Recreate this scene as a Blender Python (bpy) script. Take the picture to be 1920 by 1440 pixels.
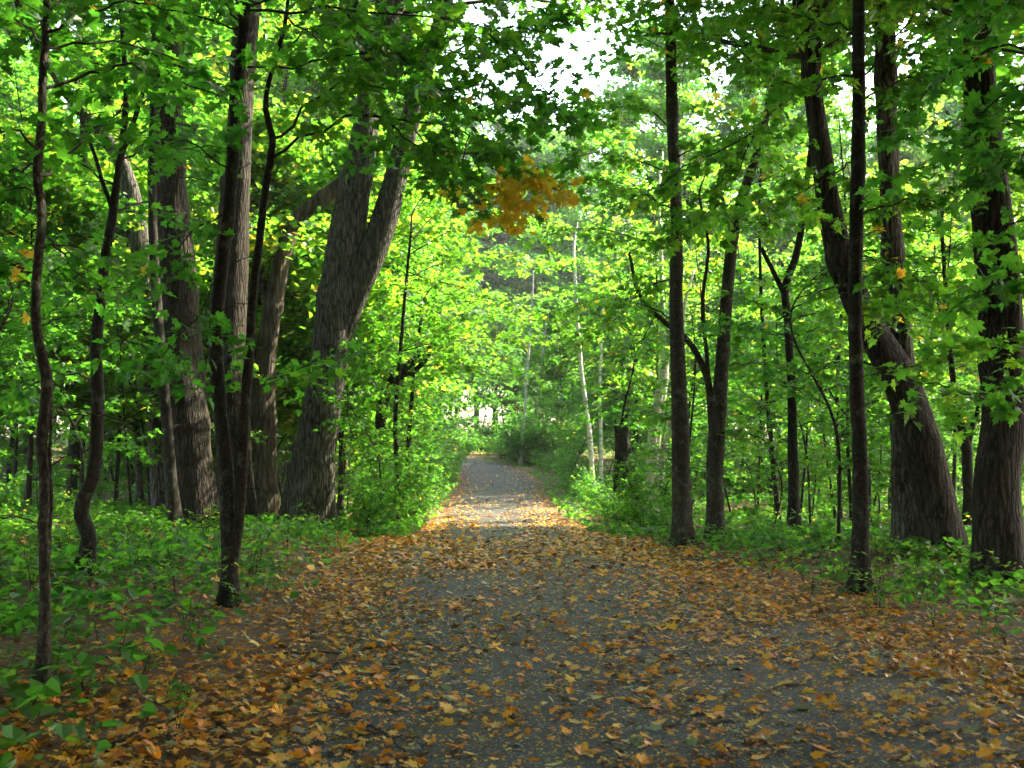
import bpy, math
import numpy as np

for o in list(bpy.data.objects):
    bpy.data.objects.remove(o)
sc = bpy.context.scene
col = sc.collection
rng = np.random.default_rng(11)
R = math.radians

# ------------------------------------------------------------------ camera
F = 2156.0                       # focal length in pixels of the 1920 px wide photograph
PITCH = math.atan(120.0 / F)     # horizon lies 120 px below the middle
CAM = np.array([0.0, 0.0, 1.6])
cam_d = bpy.data.cameras.new('camera')
cam = bpy.data.objects.new('camera', cam_d)
col.objects.link(cam)
cam.location = CAM
cam.rotation_euler = (R(90) + PITCH, 0, 0)
cam_d.sensor_width = 36.0
cam_d.lens = 36.0 * F / 1920.0
cam_d.clip_end = 1500
cam_d.dof.use_dof = True
cam_d.dof.focus_distance = 15.0
cam_d.dof.aperture_fstop = 5.0
sc.camera = cam

# ------------------------------------------------------------------ sky and sun
SUN_EL, SUN_AZ = R(46), R(64)     # azimuth: to the right of the view direction, in front of the camera
world = bpy.data.worlds.new('World')
sc.world = world
world.use_nodes = True
nt = world.node_tree
sky = nt.nodes.new('ShaderNodeTexSky')
sky.sky_type = 'NISHITA'
sky.sun_disc = False
sky.sun_elevation = SUN_EL
sky.sun_rotation = SUN_AZ
sky.air_density = 1.2
sky.dust_density = 2.5
nt.links.new(sky.outputs[0], nt.nodes['Background'].inputs[0])
nt.nodes['Background'].inputs[1].default_value = 0.15
sun_d = bpy.data.lights.new('sun', 'SUN')
sun = bpy.data.objects.new('sun', sun_d)
col.objects.link(sun)
sun_d.energy = 3.0
sun_d.angle = R(0.53)
sun_d.color = (1.0, 0.93, 0.80)
sun.rotation_euler = (R(90) - SUN_EL, 0, -SUN_AZ + math.pi)
sun.location = (30, 30, 60)

sc.view_settings.view_transform = 'Standard'
sc.view_settings.look = 'None'
sc.view_settings.gamma = 1.0
sc.view_settings.use_curve_mapping = False
sc.view_settings.exposure = 3.3
sc.view_settings.use_white_balance = True
sc.view_settings.white_balance_temperature = 7350
cy = sc.cycles
cy.use_denoising = True
cy.max_bounces = 8
cy.diffuse_bounces = 5
cy.glossy_bounces = 2
cy.transmission_bounces = 4
cy.transparent_max_bounces = 4
cy.sample_clamp_indirect = 6.0
cy.caustics_reflective = False
cy.caustics_refractive = False

# ------------------------------------------------------------------ pixel <-> place
FW = np.array([0, math.cos(PITCH), math.sin(PITCH)])
UP = np.array([0, -math.sin(PITCH), math.cos(PITCH)])
def at(px, py, d):
    v = FW + (px - 960) / F * np.array([1.0, 0, 0]) - (py - 720) / F * UP
    return CAM + v * (d / v[1])
def project(P):
    q = P - CAM
    z = q @ FW
    zz = np.where(z > 0.1, z, 0.1)
    return 960 + F * q[:, 0] / zz, 720 - F * (q @ UP) / zz, z
Z = np.array([0.0, 0, 1.0])
def unit(v):
    return v / np.maximum(np.linalg.norm(v, axis=-1, keepdims=True), 1e-9)

def vnoise(x, y, seed=0):
    x = np.asarray(x, float); y = np.asarray(y, float)
    xi = np.floor(x).astype(np.int64); yi = np.floor(y).astype(np.int64)
    fx = x - xi; fy = y - yi
    fx = fx * fx * (3 - 2 * fx); fy = fy * fy * (3 - 2 * fy)
    def h(a, b):
        n = (a * 374761393 + b * 668265263 + seed * 974711) & 0x7fffffff
        n = ((n ^ (n >> 13)) * 1274126177) & 0x7fffffff
        return ((n ^ (n >> 16)) & 0xffff) / 65535.0
    return (h(xi, yi) * (1 - fx) + h(xi + 1, yi) * fx) * (1 - fy) + (h(xi, yi + 1) * (1 - fx) + h(xi + 1, yi + 1) * fx) * fy

# ------------------------------------------------------------------ lie of the land
PATH = np.array([(0.5, -30), (0.35, -5), (0.3, 6), (0.15, 14), (-0.1, 20), (-0.35, 33), (-0.5, 46), (-0.65, 56),
                 (-1.5, 64), (-3.6, 71), (-6.2, 78), (-8.6, 88), (-10, 100), (-10, 130), (-8, 180)], float)
def path_x(y):
    y = np.asarray(y, float)
    return sum(np.interp(y + o, PATH[:, 1], PATH[:, 0]) for o in (-3, -1.5, 0, 1.5, 3)) / 5
def half_right(y):                # the asphalt widens to the right near the camera
    return np.interp(y, [-30, 4, 7.5, 12, 14.5, 19, 23, 30], [3.3, 3.2, 2.95, 2.45, 2.1, 1.7, 1.56, 1.55])
def across(x, y):                 # distance from the middle of the path, the widened part folded away
    u = np.asarray(x, float) - path_x(y); w = half_right(y) - 1.55
    return np.where(u > 0, np.maximum(u - w, np.minimum(u, 0.6)), u)
PROF = np.array([(-60, 0), (0, 0), (18, 0.0), (25, -0.16), (33, -0.44), (46, -0.28), (58, 0.22), (66, 0.7), (85, 1.62), (110, 2.3), (200, 3.0), (600, 3.0)], float)
def ground(x, y):
    x = np.asarray(x, float); y = np.asarray(y, float)
    z = sum(np.interp(y + o, PROF[:, 0], PROF[:, 1]) for o in (-4, -2, 0, 2, 4)) / 5
    u = across(x, y)
    left = np.clip(-u - 2.3, 0, 14) * 0.028
    right = np.clip(u - 2.3, 0, 20) * 0.006
    rough = np.clip((np.abs(u) - 1.9) / 2.0, 0, 1)
    bump = (vnoise(x * 0.35, y * 0.35, 3) - 0.5) * 0.22 + (vnoise(x * 1.1, y * 1.1, 5) - 0.5) * 0.07
    return z + left + right + rough * bump - 0.03 * np.clip((np.abs(u) - 1.45) / 0.3, 0, 1)
def gz(x, y):
    return float(ground(np.array([x]), np.array([y]))[0])

# ------------------------------------------------------------------ materials
def new_mat(name):
    m = bpy.data.materials.new(name); m.use_nodes = True
    n = m.node_tree.nodes; b = n['Principled BSDF']
    return m, n, m.node_tree.links, b
def ramp(n, stops, interp='LINEAR'):
    r = n.new('ShaderNodeValToRGB'); r.color_ramp.interpolation = interp
    e = r.color_ramp.elements
    while len(e) < len(stops): e.new(0.5)
    for k, (p, c) in enumerate(stops):
        e[k].position = p; e[k].color = (*c, 1)
    return r
def noise(n, l, vec, scale, detail=4, rough=0.55):
    t = n.new('ShaderNodeTexNoise'); t.inputs['Scale'].default_value = scale
    t.inputs['Detail'].default_value = detail; t.inputs['Roughness'].default_value = rough
    if vec is not None: l.new(vec, t.inputs['Vector'])
    return t

def leaf_material(name, stops, tstops, trans=0.5, rough=0.45, jitter=0.10):
    m, n, l, b = new_mat(name)
    a = n.new('ShaderNodeAttribute'); a.attribute_name = 'tint'
    oi = n.new('ShaderNodeObjectInfo')
    ma = n.new('ShaderNodeMath'); ma.operation = 'MULTIPLY_ADD'
    l.new(oi.outputs['Random'], ma.inputs[0]); ma.inputs[1].default_value = jitter
    l.new(a.outputs['Fac'], ma.inputs[2])
    sb = n.new('ShaderNodeMath'); sb.operation = 'SUBTRACT'; sb.inputs[1].default_value = jitter / 2
    l.new(ma.outputs[0], sb.inputs[0])
    r1 = ramp(n, stops); r2 = ramp(n, tstops)
    l.new(sb.outputs[0], r1.inputs[0]); l.new(sb.outputs[0], r2.inputs[0])
    l.new(r1.outputs[0], b.inputs['Base Color'])
    b.inputs['Roughness'].default_value = rough
    b.inputs['Specular IOR Level'].default_value = 0.35
    t = n.new('ShaderNodeBsdfTranslucent'); l.new(r2.outputs[0], t.inputs['Color'])
    mx = n.new('ShaderNodeMixShader'); mx.inputs[0].default_value = trans
    l.new(b.outputs[0], mx.inputs[1]); l.new(t.outputs[0], mx.inputs[2])
    l.new(mx.outputs[0], n['Material Output'].inputs['Surface'])
    return m
# tint 0..0.8 greens, 0.85 yellow green, 0.92 yellow, 1 orange
M_LEAF = leaf_material('leaf_green',
    [(0.0, (0.018, 0.080, 0.014)), (0.45, (0.030, 0.115, 0.014)), (0.78, (0.070, 0.155, 0.014)), (0.90, (0.80, 0.56, 0.05)), (1.0, (0.86, 0.42, 0.035))],
    [(0.0, (0.045, 0.27, 0.02)), (0.45, (0.135, 0.45, 0.03)), (0.78, (0.33, 0.56, 0.035)), (0.90, (0.92, 0.68, 0.06)), (1.0, (0.94, 0.48, 0.04))], 0.58)
M_LITTER = leaf_material('fallen_leaf',
    [(0.0, (0.05, 0.028, 0.014)), (0.22, (0.13, 0.06, 0.02)), (0.42, (0.58, 0.16, 0.008)), (0.62, (0.78, 0.31, 0.010)), (0.78, (0.76, 0.44, 0.04)), (0.9, (0.46, 0.36, 0.12)), (1.0, (0.17, 0.24, 0.12))],
    [(0.0, (0.05, 0.03, 0.015)), (0.5, (0.40, 0.15, 0.015)), (0.8, (0.5, 0.3, 0.04)), (1.0, (0.2, 0.3, 0.1))], 0.18, 0.5, 0.0)

def bark_material(name, dark, light, moss=0.0, zs=0.18, xs=9.0, strength=0.6, dist=0.02, vs=14.0):
    m, n, l, b = new_mat(name)
    tc = n.new('ShaderNodeTexCoord')
    wp = noise(n, l, tc.outputs['Object'], 5.0, 3)
    wv = n.new('ShaderNodeVectorMath'); wv.operation = 'MULTIPLY_ADD'; wv.inputs[1].default_value = (0.10, 0.10, 0.25)
    l.new(wp.outputs['Color'], wv.inputs[0]); l.new(tc.outputs['Object'], wv.inputs[2])
    mp = n.new('ShaderNodeMapping'); mp.inputs['Scale'].default_value = (1, 1, zs)
    l.new(wv.outputs[0], mp.inputs['Vector'])
    t1 = noise(n, l, mp.outputs[0], xs, 6, 0.7)
    t2 = noise(n, l, tc.outputs['Object'], 1.4, 5, 0.6)
    v = n.new('ShaderNodeTexVoronoi'); v.inputs['Scale'].default_value = vs
    v.feature = 'DISTANCE_TO_EDGE'; l.new(mp.outputs[0], v.inputs['Vector'])
    cl = n.new('ShaderNodeMapRange'); cl.inputs[1].default_value = 0.0; cl.inputs[2].default_value = 0.30; cl.clamp = True
    l.new(v.outputs['Distance'], cl.inputs[0])
    hm = n.new('ShaderNodeMath'); hm.operation = 'MULTIPLY_ADD'; hm.inputs[1].default_value = 0.42
    sc2 = n.new('ShaderNodeMath'); sc2.operation = 'MULTIPLY'; sc2.inputs[1].default_value = 0.80
    l.new(t1.outputs['Fac'], sc2.inputs[0]); l.new(cl.outputs[0], hm.inputs[0]); l.new(sc2.outputs[0], hm.inputs[2])
    r = ramp(n, [(0.38, dark), (0.82, light)])
    l.new(hm.outputs[0], r.inputs[0])
    r2 = ramp(n, [(0.35, (1, 1, 1)), (0.70, (0.55, 0.56, 0.52))])
    l.new(t2.outputs['Fac'], r2.inputs[0])
    mx = n.new('ShaderNodeMix'); mx.data_type = 'RGBA'; mx.blend_type = 'MULTIPLY'; mx.inputs[0].default_value = 1
    l.new(r.outputs[0], mx.inputs[6]); l.new(r2.outputs[0], mx.inputs[7])
    out = mx.outputs[2]
    if moss > 0:
        t3 = noise(n, l, tc.outputs['Object'], 6.0, 6, 0.7)
        r3 = ramp(n, [(0.54, (0, 0, 0)), (0.66, (moss, moss, moss))])
        l.new(t3.outputs['Fac'], r3.inputs[0])
        mm = n.new('ShaderNodeMix'); mm.data_type = 'RGBA'
        l.new(r3.outputs[0], mm.inputs[0]); l.new(out, mm.inputs[6]); mm.inputs[7].default_value = (0.13, 0.15, 0.11, 1)
        out = mm.outputs[2]
    l.new(out, b.inputs['Base Color'])
    b.inputs['Roughness'].default_value = 0.9
    b.inputs['Specular IOR Level'].default_value = 0.2
    bp = n.new('ShaderNodeBump'); bp.inputs['Strength'].default_value = strength; bp.inputs['Distance'].default_value = dist
    l.new(hm.outputs[0], bp.inputs['Height']); l.new(bp.outputs[0], b.inputs['Normal'])
    return m
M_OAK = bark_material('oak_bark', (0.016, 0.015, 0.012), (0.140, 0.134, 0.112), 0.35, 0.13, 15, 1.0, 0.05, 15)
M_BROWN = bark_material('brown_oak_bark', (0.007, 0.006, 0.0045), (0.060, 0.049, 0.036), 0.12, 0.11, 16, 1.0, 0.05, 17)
M_MAPLE = bark_material('maple_bark', (0.020, 0.018, 0.013), (0.078, 0.070, 0.054), 0.6, 0.5, 20, 0.8, 0.012, 30)
M_DARK = bark_material('dark_bark', (0.010, 0.009, 0.007), (0.042, 0.037, 0.029), 0.45, 0.55, 24, 0.8, 0.010, 36)
M_SNAG = bark_material('weathered_wood', (0.030, 0.023, 0.016), (0.12, 0.096, 0.072), 0.0, 0.12, 12, 0.9, 0.03, 9)
M_TWIG = bark_material('twig_bark', (0.016, 0.013, 0.010), (0.050, 0.041, 0.031), 0.0, 0.6, 30, 0.3, 0.004, 40)

def birch_material():
    m, n, l, b = new_mat('birch_bark')
    tc = n.new('ShaderNodeTexCoord'); mp = n.new('ShaderNodeMapping'); mp.inputs['Scale'].default_value = (1, 1, 3.2)
    l.new(tc.outputs['Object'], mp.inputs['Vector'])
    t = noise(n, l, mp.outputs[0], 4.5, 6, 0.7)
    r = ramp(n, [(0.36, (0.03, 0.027, 0.022)), (0.45, (0.42, 0.39, 0.34)), (0.7, (0.66, 0.64, 0.58))])
    l.new(t.outputs['Fac'], r.inputs[0]); l.new(r.outputs[0], b.inputs['Base Color'])
    b.inputs['Roughness'].default_value = 0.75
    return m
M_BIRCH = birch_material()

def ground_material():
    m, n, l, b = new_mat('forest_floor')
    tc = n.new('ShaderNodeTexCoord')
    t1 = noise(n, l, tc.outputs['Object'], 9, 8, 0.7)
    t2 = noise(n, l, tc.outputs['Object'], 0.45, 4)
    v = n.new('ShaderNodeTexVoronoi'); v.inputs['Scale'].default_value = 11; l.new(tc.outputs['Object'], v.inputs['Vector'])
    r = ramp(n, [(0.28, (0.018, 0.013, 0.009)), (0.5, (0.06, 0.036, 0.018)), (0.72, (0.14, 0.07, 0.025))])
    l.new(t1.outputs['Fac'], r.inputs[0])
    r2 = ramp(n, [(0.0, (0.03, 0.02, 0.012)), (0.35, (0.20, 0.085, 0.02)), (0.7, (0.09, 0.05, 0.02)), (1.0, (0.26, 0.14, 0.03))])
    l.new(v.outputs['Color'], r2.inputs[0])
    mx = n.new('ShaderNodeMix'); mx.data_type = 'RGBA'; l.new(t2.outputs['Fac'], mx.inputs[0])
    l.new(r.outputs[0], mx.inputs[6]); l.new(r2.outputs[0], mx.inputs[7])
    l.new(mx.outputs[2], b.inputs['Base Color'])
    b.inputs['Roughness'].default_value = 0.95
    bp = n.new('ShaderNodeBump'); bp.inputs['Strength'].default_value = 0.9; bp.inputs['Distance'].default_value = 0.03
    l.new(t1.outputs['Fac'], bp.inputs['Height']); l.new(bp.outputs[0], b.inputs['Normal'])
    return m
M_GROUND = ground_material()

def asphalt_material():
    m, n, l, b = new_mat('asphalt')
    tc = n.new('ShaderNodeTexCoord')
    t1 = noise(n, l, tc.outputs['Object'], 1.3, 5)
    v = n.new('ShaderNodeTexVoronoi'); v.inputs['Scale'].default_value = 75; l.new(tc.outputs['Object'], v.inputs['Vector'])
    r = ramp(n, [(0.0, (0.008, 0.0077, 0.007)), (0.55, (0.025, 0.024, 0.022)), (0.85, (0.055, 0.052, 0.047)), (1.0, (0.26, 0.245, 0.21))])
    sp = n.new('ShaderNodeSeparateColor'); l.new(v.outputs['Color'], sp.inputs[0]); l.new(sp.outputs[0], r.inputs[0])
    r2 = ramp(n, [(0.3, (0.6, 0.59, 0.57)), (0.7, (1.0, 0.99, 0.97))]); l.new(t1.outputs['Fac'], r2.inputs[0])
    mx = n.new('ShaderNodeMix'); mx.data_type = 'RGBA'; mx.blend_type = 'MULTIPLY'; mx.inputs[0].default_value = 1
    l.new(r.outputs[0], mx.inputs[6]); l.new(r2.outputs[0], mx.inputs[7]); l.new(mx.outputs[2], b.inputs['Base Color'])
    t4 = noise(n, l, tc.outputs['Object'], 0.55, 6, 0.65)
    r4 = ramp(n, [(0.46, (0, 0, 0)), (0.66, (0.55, 0.55, 0.55))]); l.new(t4.outputs['Fac'], r4.inputs[0])
    mm = n.new('ShaderNodeMix'); mm.data_type = 'RGBA'; l.new(r4.outputs[0], mm.inputs[0]); l.new(mx.outputs[2], mm.inputs[6]); mm.inputs[7].default_value = (0.040, 0.031, 0.020, 1)
    l.new(mm.outputs[2], b.inputs['Base Color'])
    b.inputs['Roughness'].default_value = 0.75
    b.inputs['Specular IOR Level'].default_value = 0.4
    bp = n.new('ShaderNodeBump'); bp.inputs['Strength'].default_value = 0.8; bp.inputs['Distance'].default_value = 0.006
    l.new(v.outputs['Distance'], bp.inputs['Height']); l.new(bp.outputs[0], b.inputs['Normal'])
    return m
M_ASPHALT = asphalt_material()

# ------------------------------------------------------------------ mesh helpers
def make_mesh(name, V, tris=None, quads=None, mat=None, smooth=True, tint=None):
    me = bpy.data.meshes.new(name)
    V = np.asarray(V, np.float32)
    tris = np.zeros((0, 3), np.int32) if tris is None or len(tris) == 0 else np.asarray(tris, np.int32)
    quads = np.zeros((0, 4), np.int32) if quads is None or len(quads) == 0 else np.asarray(quads, np.int32)
    me.vertices.add(len(V)); me.vertices.foreach_set('co', V.ravel())
    nl = tris.size + quads.size
    me.loops.add(nl)
    me.loops.foreach_set('vertex_index', np.concatenate([tris.ravel(), quads.ravel()]).astype(np.int32))
    me.polygons.add(len(tris) + len(quads))
    st = np.concatenate([np.arange(len(tris)) * 3, tris.size + np.arange(len(quads)) * 4]).astype(np.int32)
    me.polygons.foreach_set('loop_start', st)
    if tint is not None:
        a = me.attributes.new('tint', 'FLOAT', 'POINT'); a.data.foreach_set('value', np.asarray(tint, np.float32))
    me.update(calc_edges=True)
    if smooth: me.shade_smooth()
    else: me.shade_flat()
    if mat: me.materials.append(mat)
    return me
def link(name, data, parent=None, loc=None):
    o = bpy.data.objects.new(name, data); col.objects.link(o)
    if parent is not None: o.parent = parent
    if loc is not None: o.location = loc
    return o
def tag(o, label=None, cat=None, group=None, kind=None):
    if label: o['label'] = label
    if cat: o['category'] = cat
    if group: o['group'] = group
    if kind: o['kind'] = kind
    return o

def catmull(P, n):
    P = np.asarray(P, float)
    if len(P) == 2: P = np.array([P[0], (P[0] + P[1]) / 2, P[1]])
    Q = np.vstack([2 * P[0] - P[1], P, 2 * P[-1] - P[-2]])
    u = np.linspace(0, len(P) - 1 - 1e-6, n); i = u.astype(int); t = (u - i)[:, None]
    a, b, c, d = Q[i], Q[i + 1], Q[i + 2], Q[i + 3]
    return 0.5 * (2 * b + (c - a) * t + (2 * a - 5 * b + 4 * c - d) * t ** 2 + (3 * b - a - 3 * c + d) * t ** 3)

class Wood:
    def __init__(s): s.V = []; s.Q = []; s.T = []; s.n = 0
    def tube(s, P, rad, sides, ridge=None, cap=True):
        P = np.asarray(P, float); N = len(P); rad = np.asarray(rad, float)
        t = unit(np.gradient(P, axis=0))
        ref = np.array([0, 1.0, 0]) if abs(t[:, 2].mean()) > 0.7 else Z
        a = unit(np.cross(t, ref)); b = np.cross(t, a)
        th = np.linspace(0, 2 * math.pi, sides, endpoint=False)
        rr = rad[:, None] * np.ones((1, sides))
        if ridge is not None: rr = rr + ridge(th[None, :], P)
        V = P[:, None, :] + rr[..., None] * (a[:, None, :] * np.cos(th)[None, :, None] + b[:, None, :] * np.sin(th)[None, :, None])
        i = np.arange(N - 1)[:, None] * sides; j = np.arange(sides)[None, :]; j2 = (j + 1) % sides
        Qd = np.stack([i + j, i + j2, i + sides + j2, i + sides + j], -1).reshape(-1, 4) + s.n
        s.V.append(V.reshape(-1, 3)); s.Q.append(Qd)
        if cap:
            k = s.n + (N - 1) * sides; s.T.append(np.array([(k, k + q, k + q + 1) for q in range(1, sides - 1)]))
        s.n += N * sides
    def mesh(s, name, mat, off=np.zeros(3)):
        return make_mesh(name, np.vstack(s.V) - off, np.vstack(s.T) if s.T else None, np.vstack(s.Q), mat)

# leaf outlines: y runs from stalk to tip, x across
def leaf_template(half, centre=(0, 0.32), fold=0.18, droop=0.22, fan=True):
    h = np.array(half, float)
    out = np.vstack([h, (h[1:-1] * [-1, 1])[::-1]])
    if fan:
        P = np.vstack([out, [centre]]); n = len(out)
        T = np.array([(n, k, (k + 1) % n) for k in range(n)])
    else:
        P = out; n = len(out)
        T = np.array([(0, k, k + 1) for k in range(1, n - 1)])
    z = fold * np.abs(P[:, 0]) - droop * P[:, 1] ** 2 + 0.03 * np.sin(P[:, 0] * 9 + P[:, 1] * 7)
    return np.column_stack([P, z]), T
LEAF_HI = leaf_template([(0, 0), (0.20, -0.07), (0.45, 0.04), (0.31, 0.17), (0.56, 0.42), (0.37, 0.44), (0.38, 0.60), (0.16, 0.50), (0.21, 0.77), (0.09, 0.75), (0, 1.0)])
LEAF_MID = leaf_template([(0, 0), (0.44, 0.03), (0.27, 0.2), (0.54, 0.48), (0.17, 0.5), (0, 1.0)])
LEAF_LO = leaf_template([(0, 0), (0.45, 0.08), (0.42, 0.55), (0, 1.0)], fan=False)
FLOOR_HI = leaf_template([(0, 0), (0.20, -0.07), (0.45, 0.04), (0.31, 0.17), (0.56, 0.42), (0.37, 0.44), (0.38, 0.60), (0.16, 0.50), (0.21, 0.77), (0.09, 0.75), (0, 1.0)], fold=0.34, droop=-0.22)
FLOOR_MID = leaf_template([(0, 0), (0.44, 0.03), (0.27, 0.2), (0.54, 0.48), (0.17, 0.5), (0, 1.0)], fold=0.30, droop=-0.18)

def leaf_mesh(name, tmpl, C, H, Nn, S, tint, mat, off=np.zeros(3), wx=None, cz=None):
    T, Fc = tmpl
    wx = np.ones(len(C)) if wx is None else wx; cz = np.ones(len(C)) if cz is None else cz
    Nn = unit(Nn); H = unit(H - Nn * np.sum(H * Nn, 1, keepdims=True)); X = np.cross(H, Nn)
    V = (C - off)[:, None, :] + S[:, None, None] * (T[None, :, 0:1] * (X * wx[:, None])[:, None, :] + T[None, :, 1:2] * H[:, None, :] + T[None, :, 2:3] * (Nn * cz[:, None])[:, None, :])
    m = len(T)
    Fs = (Fc[None] + (np.arange(len(C)) * m)[:, None, None]).reshape(-1, 3)
    return make_mesh(name, V.reshape(-1, 3), Fs, None, mat, smooth=False, tint=np.repeat(tint, m))

TINTS = np.linspace(0.0, 1.0, 16)
LEAF_DATA = {}
def leaf_object(parent, c, h, n, s, tint, off, which='hi', wx=1.0, cz=1.0):
    k = int(np.argmin(np.abs(TINTS - tint)))
    if (which, k) not in LEAF_DATA:
        T, Fc = {'hi': LEAF_HI, 'floor': FLOOR_HI}[which]
        LEAF_DATA[(which, k)] = make_mesh('leaf', T, Fc, None, M_LITTER if which == 'floor' else M_LEAF, smooth=False, tint=np.full(len(T), TINTS[k]))
    n = unit(n); h = unit(h - n * np.dot(h, n)); x = np.cross(h, n)
    o = bpy.data.objects.new('fallen_leaf' if which == 'floor' else 'leaf', LEAF_DATA[(which, k)])
    col.objects.link(o); o.parent = parent
    M = np.eye(4); M[:3, 0] = x * s * wx; M[:3, 1] = h * s; M[:3, 2] = n * s * cz; M[:3, 3] = c - off
    from mathutils import Matrix
    o.matrix_local = Matrix(M.tolist()) if parent is not None else Matrix(M.tolist())
    if parent is None: o.matrix_world = Matrix(M.tolist())
    return o

# ------------------------------------------------------------------ trees
class Tree:
    def __init__(s, name, label, cat, base, group=None):
        s.base = np.asarray(base, float)
        s.root = link(name, None, None, s.base)
        tag(s.root, label, cat, group)
        s.tw = Wood(); s.L = []
    def stem(s, P, rad, mat, sides=14, part='trunk', ridge=None, label=None):
        w = Wood(); w.tube(P, rad, sides, ridge)
        o = link(part, w.mesh(part, mat, s.base), s.root)
        if label: o['label'] = label
        return o
    def bough(s, P, r0, r1, twig_len=0.8, spacing=0.16, leaf=0.13, tint=0.4, tvar=0.12, gap=0.085, start=0.25, part=True, mat=None, droop=0.25, arch=0.0, n=14, tilt=0.45, bare=0.0):
        """one branch with side twigs in a flat spray and leaves in pairs along them"""
        c = catmull(P, n); L = np.linalg.norm(np.diff(c, axis=0), axis=1).sum()
        c[:, 2] += arch * L * np.sin(np.linspace(0, math.pi, n))
        c[1:-1] += rng.normal(0, 0.012 * min(L, 2), (n - 2, 3))
        w = Wood() if part else s.tw
        w.tube(c, np.linspace(r0, r1, n), 5)
        if part: link('branch', w.mesh('branch', mat or M_TWIG, s.base), s.root)
        k = max(3, int(L * (1 - start) / spacing)); sg = 1
        for i in range(k):
            t = start + (1 - start) * (i + rng.random()) / k
            u = t * (n - 1); a = min(int(u), n - 2); p = c[a] + (c[a + 1] - c[a]) * (u - a)
            tan = unit(c[a + 1] - c[a]); side = np.cross(tan, Z)
            side = side / max(np.linalg.norm(side), 0.2); sg = -sg
            d = unit(side * sg * rng.uniform(0.35, 1.1) + tan * rng.uniform(0.1, 0.9) + Z * rng.uniform(-0.3, 0.35))
            ln = twig_len * rng.uniform(0.45, 1.2) * (1 - 0.35 * t)
            if t > 0.97: d = tan; 
            ss = np.linspace(0, 1, 5)[:, None]
            tw = p + d * ss * ln - Z * droop * ln * ss ** 2 + rng.normal(0, 0.012, (5, 3)) * ss
            s.tw.tube(tw, np.linspace(max(0.0028, r1 * 0.7), 0.0016, 5), 3, cap=False)
            if rng.random() < bare: continue
            m = max(2, int(ln / gap * 2)); q = rng.uniform(0.12, 1.05, m)
            pos = p + d * q[:, None] * ln - Z * droop * ln * (q ** 2)[:, None]
            sd = unit(np.cross(d, Z)); pm = np.where(rng.random(m) < 0.5, 1, -1)[:, None]
            out = sd * pm * rng.uniform(0.2, 1, (m, 1)) + d * rng.uniform(0.0, 1.0, (m, 1)) + rng.normal(0, 0.25, (m, 3)) - Z * 0.35
            out = unit(out)
            pos = pos + out * rng.uniform(0.02, 0.10, (m, 1)) + Z * rng.normal(0, 0.03, (m, 1))
            nn = Z + rng.normal(0, tilt, (m, 3))
            H = out - Z * rng.uniform(0.1, 0.6, (m, 1))
            S = leaf * rng.uniform(0.6, 1.25, m)
            tt = np.clip(rng.normal(tint, tvar, m), 0, 1) if tint < 0.8 else np.clip(rng.normal(tint, 0.03, m), 0, 1)
            s.L.append((pos, H, nn, S, tt))
    def finish(s, tmpl=LEAF_HI, parts=0):
        if s.tw.n: tag(link('fine_twigs', s.tw.mesh('fine_twigs', M_TWIG, s.base), s.root), kind='stuff')
        if not s.L: return s
        C, H, Nn, S, T = [np.concatenate(k) for k in zip(*s.L)]
        odd = rng.random(len(T)); T = np.where((odd < 0.006) & (T < 0.85), 0.91, T)
        if parts:
            x, y, z = project(C)
            vis = (x > 5) & (x < 1915) & (y > 5) & (y < 1435) & (z > 1)
            sz = np.where(vis, S / z, 0); idx = np.argsort(-sz)[:parts]; idx = idx[sz[idx] * F > 9]
            for i in idx: leaf_object(s.root, C[i], H[i], Nn[i], S[i], T[i], s.base)
            keep = np.ones(len(C), bool); keep[idx] = False
            C, H, Nn, S, T = C[keep], H[keep], Nn[keep], S[keep], T[keep]
        if len(C):
            tag(link('foliage', leaf_mesh('foliage', tmpl, C, H, Nn, S, T, M_LEAF, s.base), s.root), kind='stuff')
        s.L = []
        return s

def copy_thing(root, loc, rz, scale, label=None, group=None):
    r = root.copy(); col.objects.link(r)
    r.location = loc; r.rotation_euler = (0, 0, rz); r.scale = scale
    if label: r['label'] = label
    if group: r['group'] = group
    for ch in list(root.children):
        c = ch.copy(); col.objects.link(c); c.parent = r
    return r

def oak_ridge(amp, n, seed, base_z, flare, r):
    g = np.random.default_rng(seed); ph = g.uniform(0, 6.28, 8)
    def f(th, P):
        z = P[:, 2:3]; h = z - base_z
        w = 0.35 * np.sin(z * 1.7 + ph[0]) + 0.22 * np.sin(z * 4.3 + ph[1] + 2 * th) + 0.15 * np.sin(z * 9.1 + ph[2] + 5 * th)
        ridge = np.abs(np.sin(n / 2 * (th + w * 0.35))) ** 0.6 - 0.6
        brk = 0.6 + 0.4 * np.sin(z * 7 + ph[3] + 4 * np.sin(3 * th + ph[4]))
        knot = 0.10 * r * np.clip(np.sin(z * 2.3 + ph[6]), 0, 1) ** 10 * (0.6 + 0.4 * np.cos(th + ph[1]))
        lump = knot + 0.05 * r * np.sin(2 * th + z * 0.9 + ph[5]) + 0.03 * r * np.sin(3 * th - z * 1.9 + ph[6])
        fl = flare * np.exp(-np.clip(h, 0, 9) / (0.9 * r + 0.15)) * (0.65 + 0.45 * np.cos(4 * th + ph[7]))
        return amp * ridge * brk + lump + fl
    return f

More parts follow.
